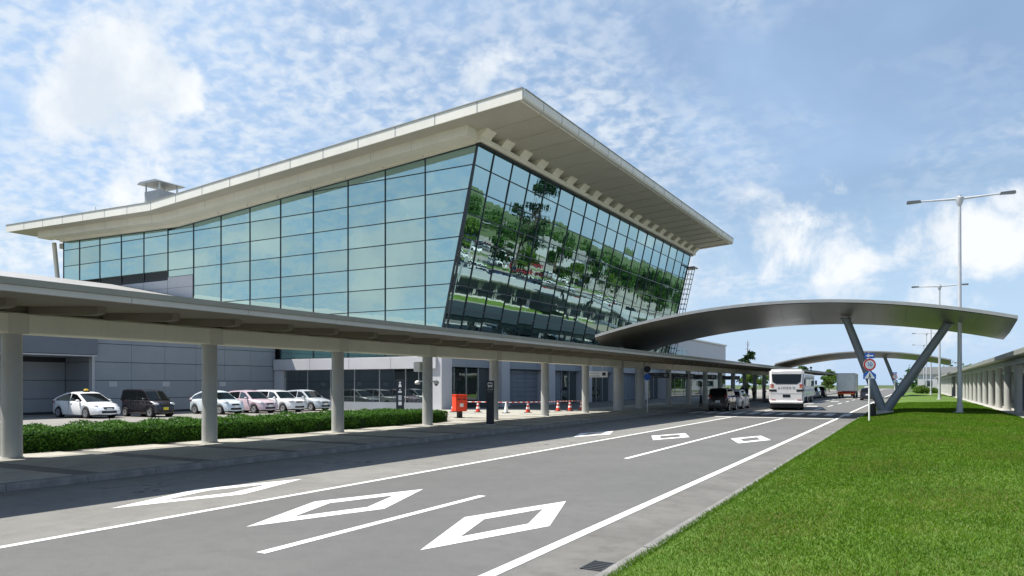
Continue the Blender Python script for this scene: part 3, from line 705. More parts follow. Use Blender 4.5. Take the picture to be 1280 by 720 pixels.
# ------------------------------------------------------------------ arched roofs across the road
def arch(dy, label):
    t = empty('arched_roof', (-2.7 - K * dy, 49 + dy, .33)); tag(t, label, 'canopy', 'arched roofs spanning the road')
    ox, oy, oz = -2.7, 49, .33
    top = lambda x: 6.62 - .0115 * (x + 7.3) ** 2
    n = 28
    def sec(x0n, x1n, k, m0=0):
        pass
    xsn = np.linspace(-18.9, 3.45, n + 1); xsf = np.linspace(-21.4, 3.5, n + 1)
    rf_ = MB(); V = []
    for i in range(n + 1):
        a, f_ = xsn[i], xsf[i]; za = top(a); zf = top(max(f_, -19.5) if f_ > -19.5 else f_) - .50
        V += [(a, 44, za), (f_, 54, zf + .02), (f_ * .55 + a * .45, 49.5, (za + zf) / 2 + .22)]
    F = []
    for i in range(n):
        p, q = 3 * i, 3 * i + 3
        F += [(p, q, q + 2, p + 2), (p + 2, q + 2, q + 1, p + 1)]
    # soffit panels as pieces, each between two ribs
    V = [(x - ox, y - oy, z - oz) for x, y, z in V]
    shell = MB().add(V, F)
    low = [(x, y, z - .17) for x, y, z in V]
    shell.add(low, [tuple(reversed(f)) for f in F])
    o2 = 3 * (n + 1)
    ed = []
    for i in range(n): ed += [(3 * i, 3 * i + 3, o2 + 3 * i + 3, o2 + 3 * i), (3 * i + 1, o2 + 3 * i + 1, o2 + 3 * i + 4, 3 * i + 4)]
    e = 3 * n; ed += [(0, o2, o2 + 2, 2), (2, o2 + 2, o2 + 1, 1), (e, e + 2, o2 + e + 2, o2 + e), (e + 2, e + 1, o2 + e + 1, o2 + e + 2)]
    shell.f += [tuple(f) for f in ed]; shell.m += [0] * len(ed)
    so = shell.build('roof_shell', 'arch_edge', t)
    for i in range(0, n, 2):
        P_ = []
        for k_ in (i, i + 1, i + 2):
            for j in (0, 1):
                x, y, z = low[3 * k_ + j]; P_.append((x, y + (.06 if j == 0 else -.06), z - .012 - (.02 if j == 0 else 0)))
        g_ = .006
        P_[0] = (P_[0][0] + g_, *P_[0][1:]); P_[1] = (P_[1][0] + g_, *P_[1][1:]); P_[4] = (P_[4][0] - g_, *P_[4][1:]); P_[5] = (P_[5][0] - g_, *P_[5][1:])
        bulge = [((P_[2 * q][0] + P_[2 * q + 1][0]) / 2, (P_[2 * q][1] + P_[2 * q + 1][1]) / 2, (P_[2 * q][2] + P_[2 * q + 1][2]) / 2 - .10) for q in range(3)]
        Q = [P_[0], bulge[0], P_[1], P_[2], bulge[1], P_[3], P_[4], bulge[2], P_[5]]
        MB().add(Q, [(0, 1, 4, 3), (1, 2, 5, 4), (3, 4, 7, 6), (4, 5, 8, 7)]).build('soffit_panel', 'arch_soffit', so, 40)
    for (x, z) in ((-4.75, 5.9), (.55, 5.35)):
        lg = MB().tube((0, 0, -.1), (x - ox, 0, z - oz), .26, .22, 18).build('leg', 'steel_blue', t, 40)
        MB().lathe([(.34, -.06), (.30, .02)], 16, Matrix.Translation((x - ox, 0, z - oz))).build('cap_plate', 'steel_blue', lg)
    MB().bevbox(-.5, .5, -.38, .38, -.25, .05, .03).build('footing', 'concrete', t)
    for (x, y) in ((-19.3, 49.04), (-19.3, 54.66 - 1.2)):
        MB().lathe([(.36, -.22), (.36, 4.75 if y < 50 else 4.5)], 20, Matrix.Translation((x - ox, y - oy, 0))).build('support_column', 'column', t, 40)
    return t
arch(0, 'grey arched roof on a steel V support crossing the road, the nearer one')
arch(71, 'grey arched roof on a steel V support crossing the road, the farther one')
# ------------------------------------------------------------------ walkway canopy on the right
rc = empty('walkway_canopy', (*rd(5.25, 60), .3), math.atan(K)); tag(rc, 'grey flat roofed covered walkway with round columns on the right edge', 'canopy')
RL0, RL1 = -26, 140
rr = MB().prism([(-.75, 3.12), (-.75, 3.28), (-.2, 3.40), (5.0, 3.40), (5.0, 3.1), (.4, 3.05)], 'y', RL0, RL1).build('roof', 'canopy_roof', rc)
MB().prism([(-.82, 3.06), (-.755, 3.06), (-.755, 3.30), (-.82, 3.30)], 'y', RL0, RL1).build('gutter', 'canopy_gutter', rr)
MB().box(-.22, .22, RL0, RL1, 2.72, 3.05).build('beam', 'canopy_roof', rc)
rcol = MB().lathe([(.24, 0), (.24, .05), (.2, .06), (.2, 2.72)], 18).mesh('column', 40); rcol.materials.append(MATS['column'])
y = -25.6
while y < RL1:
    link('column', rcol, rr, (0, y, 0)); link('column', rcol, rr, (4.2, y, 0)); y += 5.4
y = -9 + .2
while y < RL1 - 5:
    MB().box(3.4, 3.46, y, y + 5.3, .0, 2.7).build('screen', 'panel_dark', rr); y += 5.4
for yy in (-6, 4.8): MB().bevbox(.2, 2.2, yy, yy + 2.6, 3.41, 3.62, .03).build('skylight', 'panel_grey', rr)
MB().bevbox(.6, 1.9, -4.6, -2.8, 0, 2.2, .03).build('wall_bay', 'panel_dark', rc)

# ------------------------------------------------------------------ street lamps
def lamp():
    t = empty('street_lamp'); Z = 11.85
    MB().lathe([(.30, 0), (.30, .05), (.17, .06), (.15, .5)], 14).build('base', 'lamp_grey', t, 30)
    p = MB().tube((0, 0, .05), (0, 0, Z - .15), .125, .075, 14).build('pole', 'lamp_grey', t, 40)
    MB().lathe([(.08, Z - .45), (.11, Z - .38), (.20, Z - .1), (.20, Z + .04), (.10, Z + .1), (.10, Z + .17), (.02, Z + .19)], 14).build('hub', 'lamp_grey', t, 30)
    for s in (-1, 1):
        a = MB().tube((s * .1, 0, Z - .03), (s * 1.95, 0, Z + .03), .075, .045, 8).build('arm', 'lamp_grey', t, 40)
        MB().prism([(s * 1.85, Z - .02), (s * 1.9, Z + .09), (s * 2.55, Z + .11), (s * 2.6, Z - .0), (s * 2.55, Z - .05)], 'y', -.13, .13).build('lamp_head', 'lamp_head', t)
    return t
L0 = lamp()
for i, (s, t_) in enumerate(((2.3, 48.1), (2.5, 90), (2.5, 131), (2.5, 172), (2.5, 213))):
    o = L0 if i == 0 else copy_tree(L0)
    o.location = (*rd(s, t_), lawn_h(s, t_) - .01 if t_ < 174 else 0); o.rotation_euler.z = math.atan(K)
    tag(o, ['tall grey double armed street lamp on the lawn, the nearest and largest', 'second nearest grey double armed street lamp, just beyond the nearer arched roof', 'third grey double armed street lamp along the lawn',
            'fourth grey double armed street lamp far down the lawn', 'fifth and farthest grey double armed street lamp beyond the lawn'][i], 'street lamp', 'double armed street lamps along the lawn')

# ------------------------------------------------------------------ signs
def disc(mb, c, r, y0, y1, n=28): return mb.add([(c[0] + r * math.cos(2 * math.pi * i / n), y, c[1] + r * math.sin(2 * math.pi * i / n)) for y in (y0, y1) for i in range(n)],
        [tuple(range(n)), tuple(range(n, 2 * n))[::-1]] + [(i, (i + 1) % n, n + (i + 1) % n, n + i) for i in range(n)])
def road_sign():
    t = empty('road_sign')
    MB().tube((0, 0, -.1), (0, 0, 3.25), .038, .038, 10).build('pole', 'white_plain', t, 40)
    a = MB().prism([(-.22, 2.98), (.22, 2.98), (.22, 3.24), (-.22, 3.24)], 'y', -.06, -.045).build('arrow_plate', 'sign_blue', t)
    MB().prism([(.17, 3.08), (.17, 3.14), (-.03, 3.14), (-.03, 3.2), (-.18, 3.11), (-.03, 3.02), (-.03, 3.08)], 'y', -.066, -.0605).build('arrow', 'white_plain', a)
    c_ = disc(MB(), (0, 2.68), .29, -.06, -.045).build('speed_plate', 'white_plain', t)
    rg = MB(); n = 28
    rg.add([((r * math.cos(2 * math.pi * i / n)), -.064, 2.68 + r * math.sin(2 * math.pi * i / n)) for r in (.215, .29) for i in range(n)], [(i, (i + 1) % n, n + (i + 1) % n, n + i) for i in range(n)])
    rg.build('red_ring', 'sign_red', c_)
    text('number', '30', .27, 'sign_blue', c_, (0, -.066, 2.685), (R(90), 0, 0))
    p = MB().prism([(-.3, 1.98), (.3, 1.98), (.3, 2.2), (0, 2.42), (-.3, 2.2)], 'y', -.06, -.045).build('crossing_plate', 'sign_blue', t)
    MB().prism([(-.25, 2.01), (.25, 2.01), (0, 2.37)], 'y', -.064, -.0605).build('white_triangle', 'white_plain', p)
    pm = MB()
    disc(pm, (.0, 2.245), .026, -.069, -.0655, 10)
    pm.prism([(-.03, 2.21), (.03, 2.21), (.035, 2.11), (.075, 2.035), (.045, 2.03), (.0, 2.09), (-.06, 2.03), (-.085, 2.045), (-.03, 2.12)], 'y', -.069, -.0655)
    pm.build('walking_figure', 'sign_navy', p)
    return t
RS = road_sign(); RS.location = (*rd(-1.85, 40.2), .2); RS.rotation_euler.z = R(24); RS.scale = (1.0, 1.0, 1.0)
tag(RS, 'white pole with blue arrow, round speed limit and blue crossing signs before the V support', 'road sign')
o = copy_tree(RS); o.location = (*rd(-1.9, 103), .2); tag(o, 'white pole with road signs beside the farther V support', 'road sign')
# dark round litter can by the sign
tag(MB().lathe([(.14, 0), (.16, .02), (.16, .62), (.12, .68), (.02, .70)], 14).build('marker_post', 'rubber', None, 40, (*rd(-1.95, 46.4), .16)), 'low black rounded marker post at the lawn edge by the V support', 'post')
def pole_sign(name, x, y, h, label):
    t = empty(name, (x, y, .1)); MB().tube((0, 0, 0), (0, 0, h), .035, .035, 8).build('pole', 'lamp_grey', t, 40)
    d = disc(MB(), (0, h - .7), .22, -.05, -.04, 20).build('plate', 'sign_blue', t); disc(MB(), (0, h - .2), .22, -.05, -.04, 20).build('plate', 'sign_navy', t)
    tag(t, label, 'road sign'); t.rotation_euler.z = R(10); return t
pole_sign('road_sign', -16.3, 46.5, 3.0, 'thin pole with a round blue sign standing in the canopy shade')
pole_sign('road_sign', *rd(-16.8, 150), 5.2, 'distant pole with small blue signs left of the far road')
# black bus stop pylon with a bus pictogram
t = empty('bus_stop_sign', (-17.1, 28.2, .13), R(24)); tag(t, 'slim black bus stop pylon with a white bus symbol on the pavement', 'sign')
MB().bevbox(-.17, .17, -.06, .06, 0, 1.95, .012).build('panel', 'sign_navy', t)
bm_ = MB(); bm_.prism([(-.10, 1.68), (-.11, 1.84), (-.07, 1.88), (.07, 1.88), (.11, 1.84), (.10, 1.68)], 'y', -.066, -.0605)
for x in (-.085, .045): bm_.prism([(x, 1.64), (x + .04, 1.64), (x + .04, 1.682), (x, 1.682)], 'y', -.066, -.0605)
ic = bm_.build('bus_symbol', 'white_plain', t)
MB().prism([(-.085, 1.76), (-.075, 1.83), (.075, 1.83), (.085, 1.76)], 'y', -.069, -.0662).build('symbol_window', 'sign_navy', ic)
text('lettering', 'のりば', .082, 'white_plain', t, (0, -.062, 1.56), (R(90), 0, 0))
text('lettering', 'BUS STOP', .04, 'lamp_grey', t, (0, -.062, 1.46), (R(90), 0, 0))
MB().box(-.22, .22, -.12, .12, -.01, .03).build('base', 'alu', t)
# information pylon behind the hedge
t = empty('information_sign', (-33.2, 42.4, 0), R(28)); tag(t, 'dark blue pictogram pylon by the glass behind the hedge', 'sign')
MB().bevbox(-.28, .28, -.06, .06, 0, 2.25, .012).build('panel', 'sign_navy', t)
sy = MB(); disc(sy, (0, 2.05), .075, -.067, -.0605, 14); sy.prism([(-.11, 1.74), (.11, 1.74), (.07, 1.95), (-.07, 1.95)], 'y', -.067, -.0605); sy.build('person_symbol', 'white_plain', t)
sy = MB(); disc(sy, (0, 1.55), .05, -.067, -.0605, 12); sy.prism([(-.12, 1.34), (.12, 1.34), (.12, 1.46), (-.12, 1.46)], 'y', -.067, -.0605); sy.build('car_symbol', 'white_plain', t)
MB().prism([(-.12, .8), (.12, .8), (.12, 1.15), (-.12, 1.15)], 'y', -.067, -.0605).build('notice', 'panel_light', t)
MB().prism([(-.12, .45), (.12, .45), (.12, .7), (-.12, .7)], 'y', -.067, -.0605).build('notice', 'white_plain', t)
# hanging signs under the canopy
def hang(x, y, z, l, h, m, m2, label, txt=None):
    t = empty('hanging_sign', (x, y, z), R(30)); tag(t, label, 'sign', 'signs hanging under the canopy')
    p = MB().bevbox(-l / 2, l / 2, -.07, .07, 0, h, .012).build('panel', m, t)
    for s in (-.3, .3): MB().box(s * l - .02, s * l + .02, -.02, .02, h, 3.62 - z).build('hanger', 'alu', t)
    if txt: text('lettering', txt, h * .34, m2, p, (-.1, -.073, h * .62), (R(90), 0, 0))
    MB().prism([(l * .28, h * .28), (l * .42, h * .28), (l * .42, h * .8), (l * .28, h * .8)], 'y', -.076, -.0705).build('symbol', m2, p)
    MB().prism([(-l * .3, h * .18), (l * .2, h * .18), (l * .2, h * .26), (-l * .3, h * .26)], 'y', -.076, -.0705).build('text_line', m2, p)
    return t
hang(-20.7, 48.2, 2.42, 1.75, .42, 'white_plain', 'sign_navy', 'white hanging sign with dark lettering, left of the canopy signs', 'バスのりば')
hang(-19.7, 58.6, 2.45, 1.9, .42, 'sign_navy', 'panel_grey', 'black hanging sign right of the white one under the canopy', 'BUS')
hang(-19.7, 65.5, 2.45, 2.2, .42, 'sign_navy', 'panel_grey', 'middle black hanging sign in the shade of the canopy', 'TAXI')
hang(-19.7, 73.0, 2.45, 2.2, .42, 'sign_navy', 'panel_grey', 'rightmost black hanging sign above the dark car', 'BUS')
hang(-19.7, 83.0, 2.45, 2.2, .42, 'sign_navy', 'panel_grey', 'black hanging sign far down the canopy beside the bus', 'BUS')
# camera and loudspeaker on the fourth visible column
t = empty('camera_mount', (-19.3, 26.56, 2.05)); tag(t, 'white security camera and loudspeaker bracket on the fourth canopy column', 'camera')
MB().tube((-.52, -.05, 0), (.52, -.05, 0), .03, .03, 8).build('bar', 'alu', t, 40)
for s in (-1, 1):
    d = MB().ellip((s * .50, -.05, -.06), (.12, .12, .10)).build('dome', 'white_plain', t, 40); MB().ellip((s * .5, -.05, -.12), (.08, .08, .08)).build('lens', 'dark', d, 40)
MB().bevbox(-.62, -.28, -.2, .12, .42, .85, .03).build('speaker_box', 'white_plain', t)
MB().tube((-.44, -.05, .0), (-.44, -.05, .45), .02, .02, 6).build('stem', 'alu', t)
# post box
t = empty('post_box', (-22.1, 33.3, .135), R(58)); tag(t, 'bright orange red post box on a dark pedestal beyond the hedge', 'post box')
MB().bevbox(-.33, .33, -.27, .27, .36, 1.18, .035, 2).build('body', 'red_box', t, 40)
MB().bevbox(-.36, .36, -.30, .30, 1.181, 1.25, .03, 2).build('lid', 'red_box', t, 40)
MB().bevbox(-.12, .12, -.12, .12, .02, .36, .01).build('pedestal', 'dark', t)
MB().box(-.25, .25, -.2, .2, -.005, .03).build('foot', 'dark', t)
sl_ = MB(); sl_.prism([(-.27, .98), (-.03, .98), (-.03, 1.03), (-.27, 1.03)], 'y', -.276, -.271); sl_.prism([(.03, .98), (.27, .98), (.27, 1.03), (.03, 1.03)], 'y', -.276, -.271); sl_.build('slot', 'dark', t)
MB().prism([(-.1, .6), (.1, .6), (.1, .78), (-.1, .78)], 'y', -.276, -.271).build('notice', 'white_plain', t)
# traffic cones and bars
def cone(m):
    t = empty('traffic_cone'); MB().bevbox(-.19, .19, -.19, .19, 0, .04, .01).build('base', 'rubber', t)
    MB().lathe([(.15, .04), (.035, .70), (.02, .71)], 16).build('body', m, t, 40)
    for a, c_ in ((.24, .36), (.48, .58)):
        ra, rb = .15 - .115 * (a - .04) / .66 + .004, .15 - .115 * (c_ - .04) / .66 + .004
        MB().lathe([(ra, a), (rb, c_)], 16).build('white_band', 'white_plain', t, 40)
    return t
cr = cone('cone_red'); cw = cone('white_plain')
cones = [(-27.3, 40.4), (-25.6, 40.7), (-23.4, 40.5), (-22.5, 41.7), (-22.0, 43.3), (-21.9, 44.8), (-21.5, 45.8), (-21.2, 47.0)]
for i, (x, y) in enumerate(cones):
    src = cw if i == 2 else cr
    o = src if i in (1, 2) else copy_tree(src)
    o.location = (x, y, .135)
    tag(o, ('red and white traffic cone directly behind the orange red post box', 'red and white traffic cone between the post box and the black bus stop pylon', 'plain white traffic cone in the row by the terminal front', 'red and white traffic cone next right of the white cone',
            'red and white traffic cone half hidden by the sixth canopy column', 'red and white traffic cone just right of the sixth canopy column', 'red and white traffic cone second from the right end of the row', 'red and white traffic cone at the right end of the row')[i], 'traffic cone', 'traffic cones by the terminal front')
for i in range(len(cones) - 1):
    a, c_ = Vector((*cones[i], .80)), Vector((*cones[i + 1], .80)); t = None; d = (c_ - a); n = 8
    t = empty('barrier_bar', a); tag(t, ('red and white bar starting at the cone behind the post box', 'red and white bar passing behind the black bus stop pylon', 'red and white bar running right from the white cone', 'red and white bar ending at the sixth canopy column', 'short red and white bar behind the sixth canopy column',
            'short red and white bar right of the sixth canopy column', 'last red and white bar at the right end of the cones')[i], 'bar', 'bars between traffic cones')
    for q in range(n): MB().tube(d * (q / n), d * ((q + 1) / n), .022, .022, 6).build('stripe', 'white_plain' if q % 2 else 'cone_red', t)

# ------------------------------------------------------------------ vehicles
def interp(prof, x):
    xs_ = [p[0] for p in prof]; zs = [p[1] for p in prof]
    return float(np.interp(x, xs_, zs))
def wheel(t, x, y, r, side, wd=.19, rimmat='alu'):
    M = Matrix.Translation((x, y, r)) @ Matrix.Rotation(R(90) * -side, 4, 'X')   # local z points outwards
    tr = MB().lathe([(r * .62, -wd / 2), (r * .93, -wd / 2), (r, -wd / 2 + .03), (r, wd / 2 - .03), (r * .94, wd / 2), (r * .68, wd / 2 - .005), (r * .66, wd / 2 - .03)], 22, M).build('tyre', 'rubber', t, 40)
    rm = MB(); rm.lathe([(r * .665, wd / 2 - .045), (r * .655, wd / 2 - .004), (r * .58, wd / 2 - .012), (r * .56, wd / 2 - .05), (.04, wd / 2 - .055)], 22, M)
    for k in range(7):
        a = 2 * math.pi * k / 7; c0, c1 = (.05, r * .6); w0 = .05
        pts = []
        for rr_, zz_ in ((c0, wd / 2 - .02), (c1, wd / 2 - .012)):
            for s in (-1, 1): pts.append(M @ Vector((rr_ * math.cos(a) - s * w0 * math.sin(a), rr_ * math.sin(a) + s * w0 * math.cos(a), zz_)))
        rm.add(pts, [(0, 1, 3, 2)])
    rm.build('rim', rimmat, tr)
def car(spec):
    L, W, paint = spec['L'], spec['W'], spec['paint']; hl, hw = L / 2, W / 2
    belt, cab = spec['belt'], spec['cab']; xf, xr_ = spec['axles']; r = spec.get('r', .31)
    t = empty(spec.get('name', 'parked_car'))
    X = sorted(set([round(v, 3) for v in np.linspace(-hl, hl, 44)] + [round(p[0], 3) for p in belt]))
    secs = []
    zb0 = spec.get('zb', .2)
    for x in X:
        e = abs(x) / hl; wv = hw * (1 - .20 * e ** 7 - .03 * e ** 2)
        zt = interp(belt, x); zb = zb0 + .07 * e ** 8
        for xa_ in (xf, xr_):
            d = abs(x - xa_)
            if d < r + .055: zb = max(zb, r + math.sqrt(max(0, (r + .055) ** 2 - d * d)) - .02)
        h = zt - zb
        secs.append([(x, 0, max(zb0, .2)), (x, wv * .80, max(zb0, zb - .02)), (x, wv * .955, zb), (x, wv, zb + h * .22), (x, wv * 1.0, zb + h * .50), (x, wv * .985, zb + h * .74), (x, wv * .955, zt - .035), (x, wv * .90, zt), (x, wv * .55, zt + .022), (x, 0, zt + .032)])
    b_ = MB(); n = len(secs[0]); V = []
    for s_ in secs: V += s_ + [(p[0], -p[1], p[2]) for p in s_[1:-1]][::-1]
    m = 2 * n - 2
    F = [(i * m + j, i * m + (j + 1) % m, (i + 1) * m + (j + 1) % m, (i + 1) * m + j) for i in range(len(secs) - 1) for j in range(m)]
    F += [tuple(range(m)), tuple(range((len(secs) - 1) * m, len(secs) * m))[::-1]]
    body = b_.add(V, F).build('body', paint, t, 38)
    # cabin
    zb_ = min(cab[0][1], cab[-1][1]); zr = max(p[1] for p in cab)
    def yy(z): return hw * .915 - (hw * .915 - hw * spec.get('tumble', .73)) * max(0, (z - zb_)) / (zr - zb_)
    V = []; lat = (1, .62, 0, -.62, -1); 
    for (x, z) in cab:
        for q in lat: V.append((x, yy(z) * q, z + (.03 * (1 - q * q) if z > zb_ + .2 else .02 * (1 - q * q))))
    nc = len(cab); F = [(5 * i + j, 5 * i + j + 1, 5 * i + j + 6, 5 * i + j + 5) for i in range(nc - 1) for j in range(4)]
    F += [tuple(5 * i for i in range(nc)), tuple(5 * i + 4 for i in range(nc))[::-1]]
    MB().add(V, F).build('roof', paint, t, 28)
    # windscreen and rear window along the first and last segments
    for nm, (p, q) in (('windscreen', (cab[0], cab[1])), ('rear_window', (cab[-1], cab[-2]))):
        sx = 1 if nm == 'windscreen' else -1
        a = (p[0] + (q[0] - p[0]) * .06, p[1] + (q[1] - p[1]) * .08); c_ = (p[0] + (q[0] - p[0]) * .90, p[1] + (q[1] - p[1]) * .90)
        Vw = []
        for (x, z) in (a, ((a[0] + c_[0]) / 2, (a[1] + c_[1]) / 2), c_):
            for k in lat: Vw.append((x + sx * .014, yy(z) * k * .92, z + .014 + .02 * (1 - k * k)))
        MB().add(Vw, [(5 * i + j, 5 * i + j + 1, 5 * i + j + 6, 5 * i + j + 5) for i in range(2) for j in range(4)]).build(nm, 'car_glass', t, 60)
    prof = sorted([(p[0], p[1]) for p in cab])
    for s in (-1, 1):
        for (a, c_) in spec['wins']:
            xs2 = np.linspace(a, c_, 12); top = []; bot = []
            for x in xs2:
                zt = interp(prof, x) - .085; zl = spec['wz'] + (x - a) * spec.get('wslope', 0)
                if zt - zl > .02: top.append((x, zt)); bot.append((x, zl))
            if len(top) < 3: continue
            P_ = bot + top[::-1]
            MB().add([(x, s * (yy(z) + .012), z) for x, z in P_], [tuple(range(len(P_)))]).build('side_window', 'car_glass', t)
        # mirror, lights, handles, seam
        mx, mz = spec['mirror']; MB().ellip((mx, s * (hw * .93 + .13), mz), (.085, .11, .075)).build('mirror', paint, t, 50)
        MB().box(mx - .03, mx + .03, s * (hw * .86), s * (hw * .93 + .06), mz - .06, mz - .02).build('mirror_arm', 'dark', t)
        hx, hz = spec['head']; MB().ellip((hx, s * hw * .70, hz), (.26, .17, .095)).build('headlight', 'lens', t, 50)
        tx, tz = spec['tail']; MB().ellip((tx + .04, s * hw * .74, tz), (.08, .11, .14)).build('tail_light', 'tail_red', t, 50)
        for (a, c_) in spec['wins']:
            xm = a + .05
            for xq in ((a - .03),):
                e = abs(xq) / hl; yv = hw * (1 - .2 * e ** 7 - .03 * e ** 2)
                MB().box(xq - .007, xq + .007, s * (yv - .05), s * (yv + .003), .36, interp(belt, xq) - .06).build('door_seam', 'joint', t)
            e = abs(xm + .12) / hl; yv = hw * (1 - .2 * e ** 7 - .03 * e ** 2)
            MB().box(xm + .05, xm + .21, s * (yv - .04), s * (yv + .012), interp(belt, xm) - .14, interp(belt, xm) - .11).build('door_handle', paint, t)
        for x in (xf, xr_):
            wheel(t, x, s * (hw - .105), r, s)
            MB().lathe([(r + .03, -.10), (r + .03, .0)], 18, Matrix.Translation((x, s * (hw - .16), r)) @ Matrix.Rotation(R(90) * -s, 4, 'X')).build('wheel_arch', 'dark', t)
    fz = spec.get('fz', .38)
    MB().bevbox(hl - .10, hl + .012, -hw * .52, hw * .52, fz - .09, fz + .06, .02).build('air_intake', 'dark', t)
    if 'grille' in spec: gz = spec['grille']; MB().bevbox(hl - .16, hl - .005, -hw * .34, hw * .34, gz - .05, gz + .045, .015).build('grille', 'dark', t)
    MB().box(hl + .006, hl + .025, -.165, .165, fz + .045, fz + .21).build('number_plate', spec.get('plate', 'white_plain'), t)
    MB().box(-hl - .02, -hl + .02, -.165, .165, .62, .785).build('number_plate', spec.get('plate', 'white_plain'), t)
    MB().box(-hl + .3, hl - .3, -hw * .8, hw * .8, .16, .25).build('underbody', 'dark', t)
    return t
HATCH = dict(L=3.85, W=1.69, belt=[(-1.93, .72), (-1.86, .92), (-.9, .98), (.55, .97), (.85, .95), (1.45, .84), (1.78, .72), (1.925, .50)],
             cab=[(.98, .93), (.18, 1.47), (-.35, 1.535), (-1.2, 1.49), (-1.55, 1.40), (-1.86, .93)], axles=(1.22, -1.20), r=.30, tumble=.70, wins=[(-.22, .82), (-1.62, -.30)], wz=.99, mirror=(.58, 1.02), head=(1.62, .70), tail=(-1.80, .95), grille=.64)
PRIUS = dict(L=4.46, W=1.745, belt=[(-2.23, .70), (-2.18, .98), (-1.2, 1.0), (.6, .95), (1.05, .93), (1.7, .80), (2.05, .66), (2.23, .46)],
             cab=[(1.25, .90), (.22, 1.44), (-.25, 1.50), (-.9, 1.44), (-1.6, 1.24), (-2.15, 1.0)], axles=(1.30, -1.40), r=.32, tumble=.70, wins=[(-.28, .95), (-1.75, -.36)], wz=.99, mirror=(.72, 1.0), head=(1.80, .68), tail=(-2.12, .92), grille=.60)
KEI = dict(L=3.4, W=1.475, belt=[(-1.7, .75), (-1.66, .98), (-.8, 1.02), (.9, 1.0), (1.15, .97), (1.5, .88), (1.66, .72), (1.70, .45)],
           cab=[(1.18, .95), (.55, 1.54), (.2, 1.62), (-1.1, 1.64), (-1.55, 1.60), (-1.68, .98)], axles=(1.18, -1.18), r=.28, tumble=.80, wins=[(-.1, 1.0), (-1.5, -.18)], wz=1.02, mirror=(.80, 1.06), head=(1.48, .78), tail=(-1.66, 1.05), grille=.70)
WAGON = dict(L=4.3, W=1.69, belt=[(-2.15, .75), (-2.1, .95), (-1, .98), (.65, .96), (.95, .93), (1.75, .86), (2.05, .74), (2.15, .5)],
             cab=[(1.02, .92), (.35, 1.45), (-.1, 1.52), (-1.4, 1.53), (-1.9, 1.46), (-2.1, .95)], axles=(1.32, -1.25), r=.30, tumble=.74, wins=[(-.15, .85), (-1.1, -.24), (-1.95, -1.18)], wz=.98, mirror=(.62, 1.0), head=(1.92, .76), tail=(-2.06, .98), grille=.72)
CUTE = dict(HATCH, L=3.7, W=1.66, belt=[(-1.85, .70), (-1.8, .92), (-.9, 1.0), (.6, .98), (.9, .95), (1.4, .86), (1.7, .72), (1.85, .48)],
            cab=[(1.0, .93), (.3, 1.44), (-.2, 1.53), (-.8, 1.49), (-1.35, 1.30), (-1.78, .95)], axles=(1.2, -1.2), head=(1.5, .78), wins=[(-.22, .85), (-1.55, -.3)], wz=1.0)
VAN = dict(KEI, L=3.4)
def put(spec, fx_, fy_, paint, label, rz=0.0, group=None, name='parked_car', **kw):
    t = car(dict(spec, paint=paint, name=name, **kw))
    # place so that the right front wheel touches the given ground point
    ax, ay = spec['axles'][0], -(spec['W'] / 2 - .1)
    t.rotation_euler.z = rz; c_, s_ = math.cos(rz), math.sin(rz)
    t.location = (fx_ - (ax * c_ - ay * s_), fy_ - (ax * s_ + ay * c_), -.012 if fx_ < -25 else 0)
    return tag(t, label, 'car', group)
GP = 'cars parked beside the low wing'
tx = put(PRIUS, -41.9, 25.0, 'car_white', 'white hatchback taxi with a small yellow roof lamp, leftmost parked car', 0, GP)
rl = MB(); rl.bevbox(-.10, .08, -.16, .16, 1.50, 1.545, .01).build('roof_lamp_base', 'dark', tx)
MB().ellip((-.01, 0, 1.60), (.08, .15, .075)).build('roof_lamp', 'yellow', tx, 50)
put(KEI, -40.2, 27.8, 'car_black', 'black boxy small car with a yellow number plate', 0, GP, plate='plate_yellow')
put(CUTE, -40.0, 32.55, 'car_ice', 'rounded white hatchback half hidden by the second canopy column', 0, GP)
put(HATCH, -39.7, 35.06, 'car_pink', 'pale pink hatchback parked between two white cars', 0, GP)
put(WAGON, -39.7, 37.6, 'car_white', 'white estate car between the pink and the silver car', 0, GP)
put(HATCH, -39.75, 40.35, 'car_silver', 'silver hatchback, rightmost car in the row beside the wing', 0, GP)
GK = 'cars stopped along the kerb under the canopy'
H90 = R(90) + math.atan(K)
put(VAN, *rd(-11.7, 57.0), 'car_black', 'dark hatchback stopped at the kerb in the canopy shade behind the bus', H90, GK, 'stopped_car')
put(HATCH, *rd(-11.8, 62.5), 'car_silver', 'silver car stopped ahead of the dark hatchback at the kerb', H90, GK, 'stopped_car')
for i, (tt, sp, pt, lb) in enumerate(((97, WAGON, 'car_white', 'white estate car at the kerb beyond the second bus'), (104, KEI, 'car_white', 'small white boxy car at the kerb left of the truck'), (111, HATCH, 'car_grey', 'dark grey hatchback at the kerb left of the truck'), (118, WAGON, 'car_silver', 'silver estate car farthest along the kerb'), (126, KEI, 'car_navy', 'navy boxy car at the far end of the canopy kerb'))):
    put(sp, *rd(-11.9, tt), pt, lb, H90, GK, 'stopped_car')
put(WAGON, *rd(-4.1, 104), 'car_black', 'dark car driving away behind the V support leg', H90, None, 'driving_car')
put(WAGON, *rd(-6.9, 165), 'car_white', 'distant white car on the road beyond the truck', H90, None, 'driving_car')

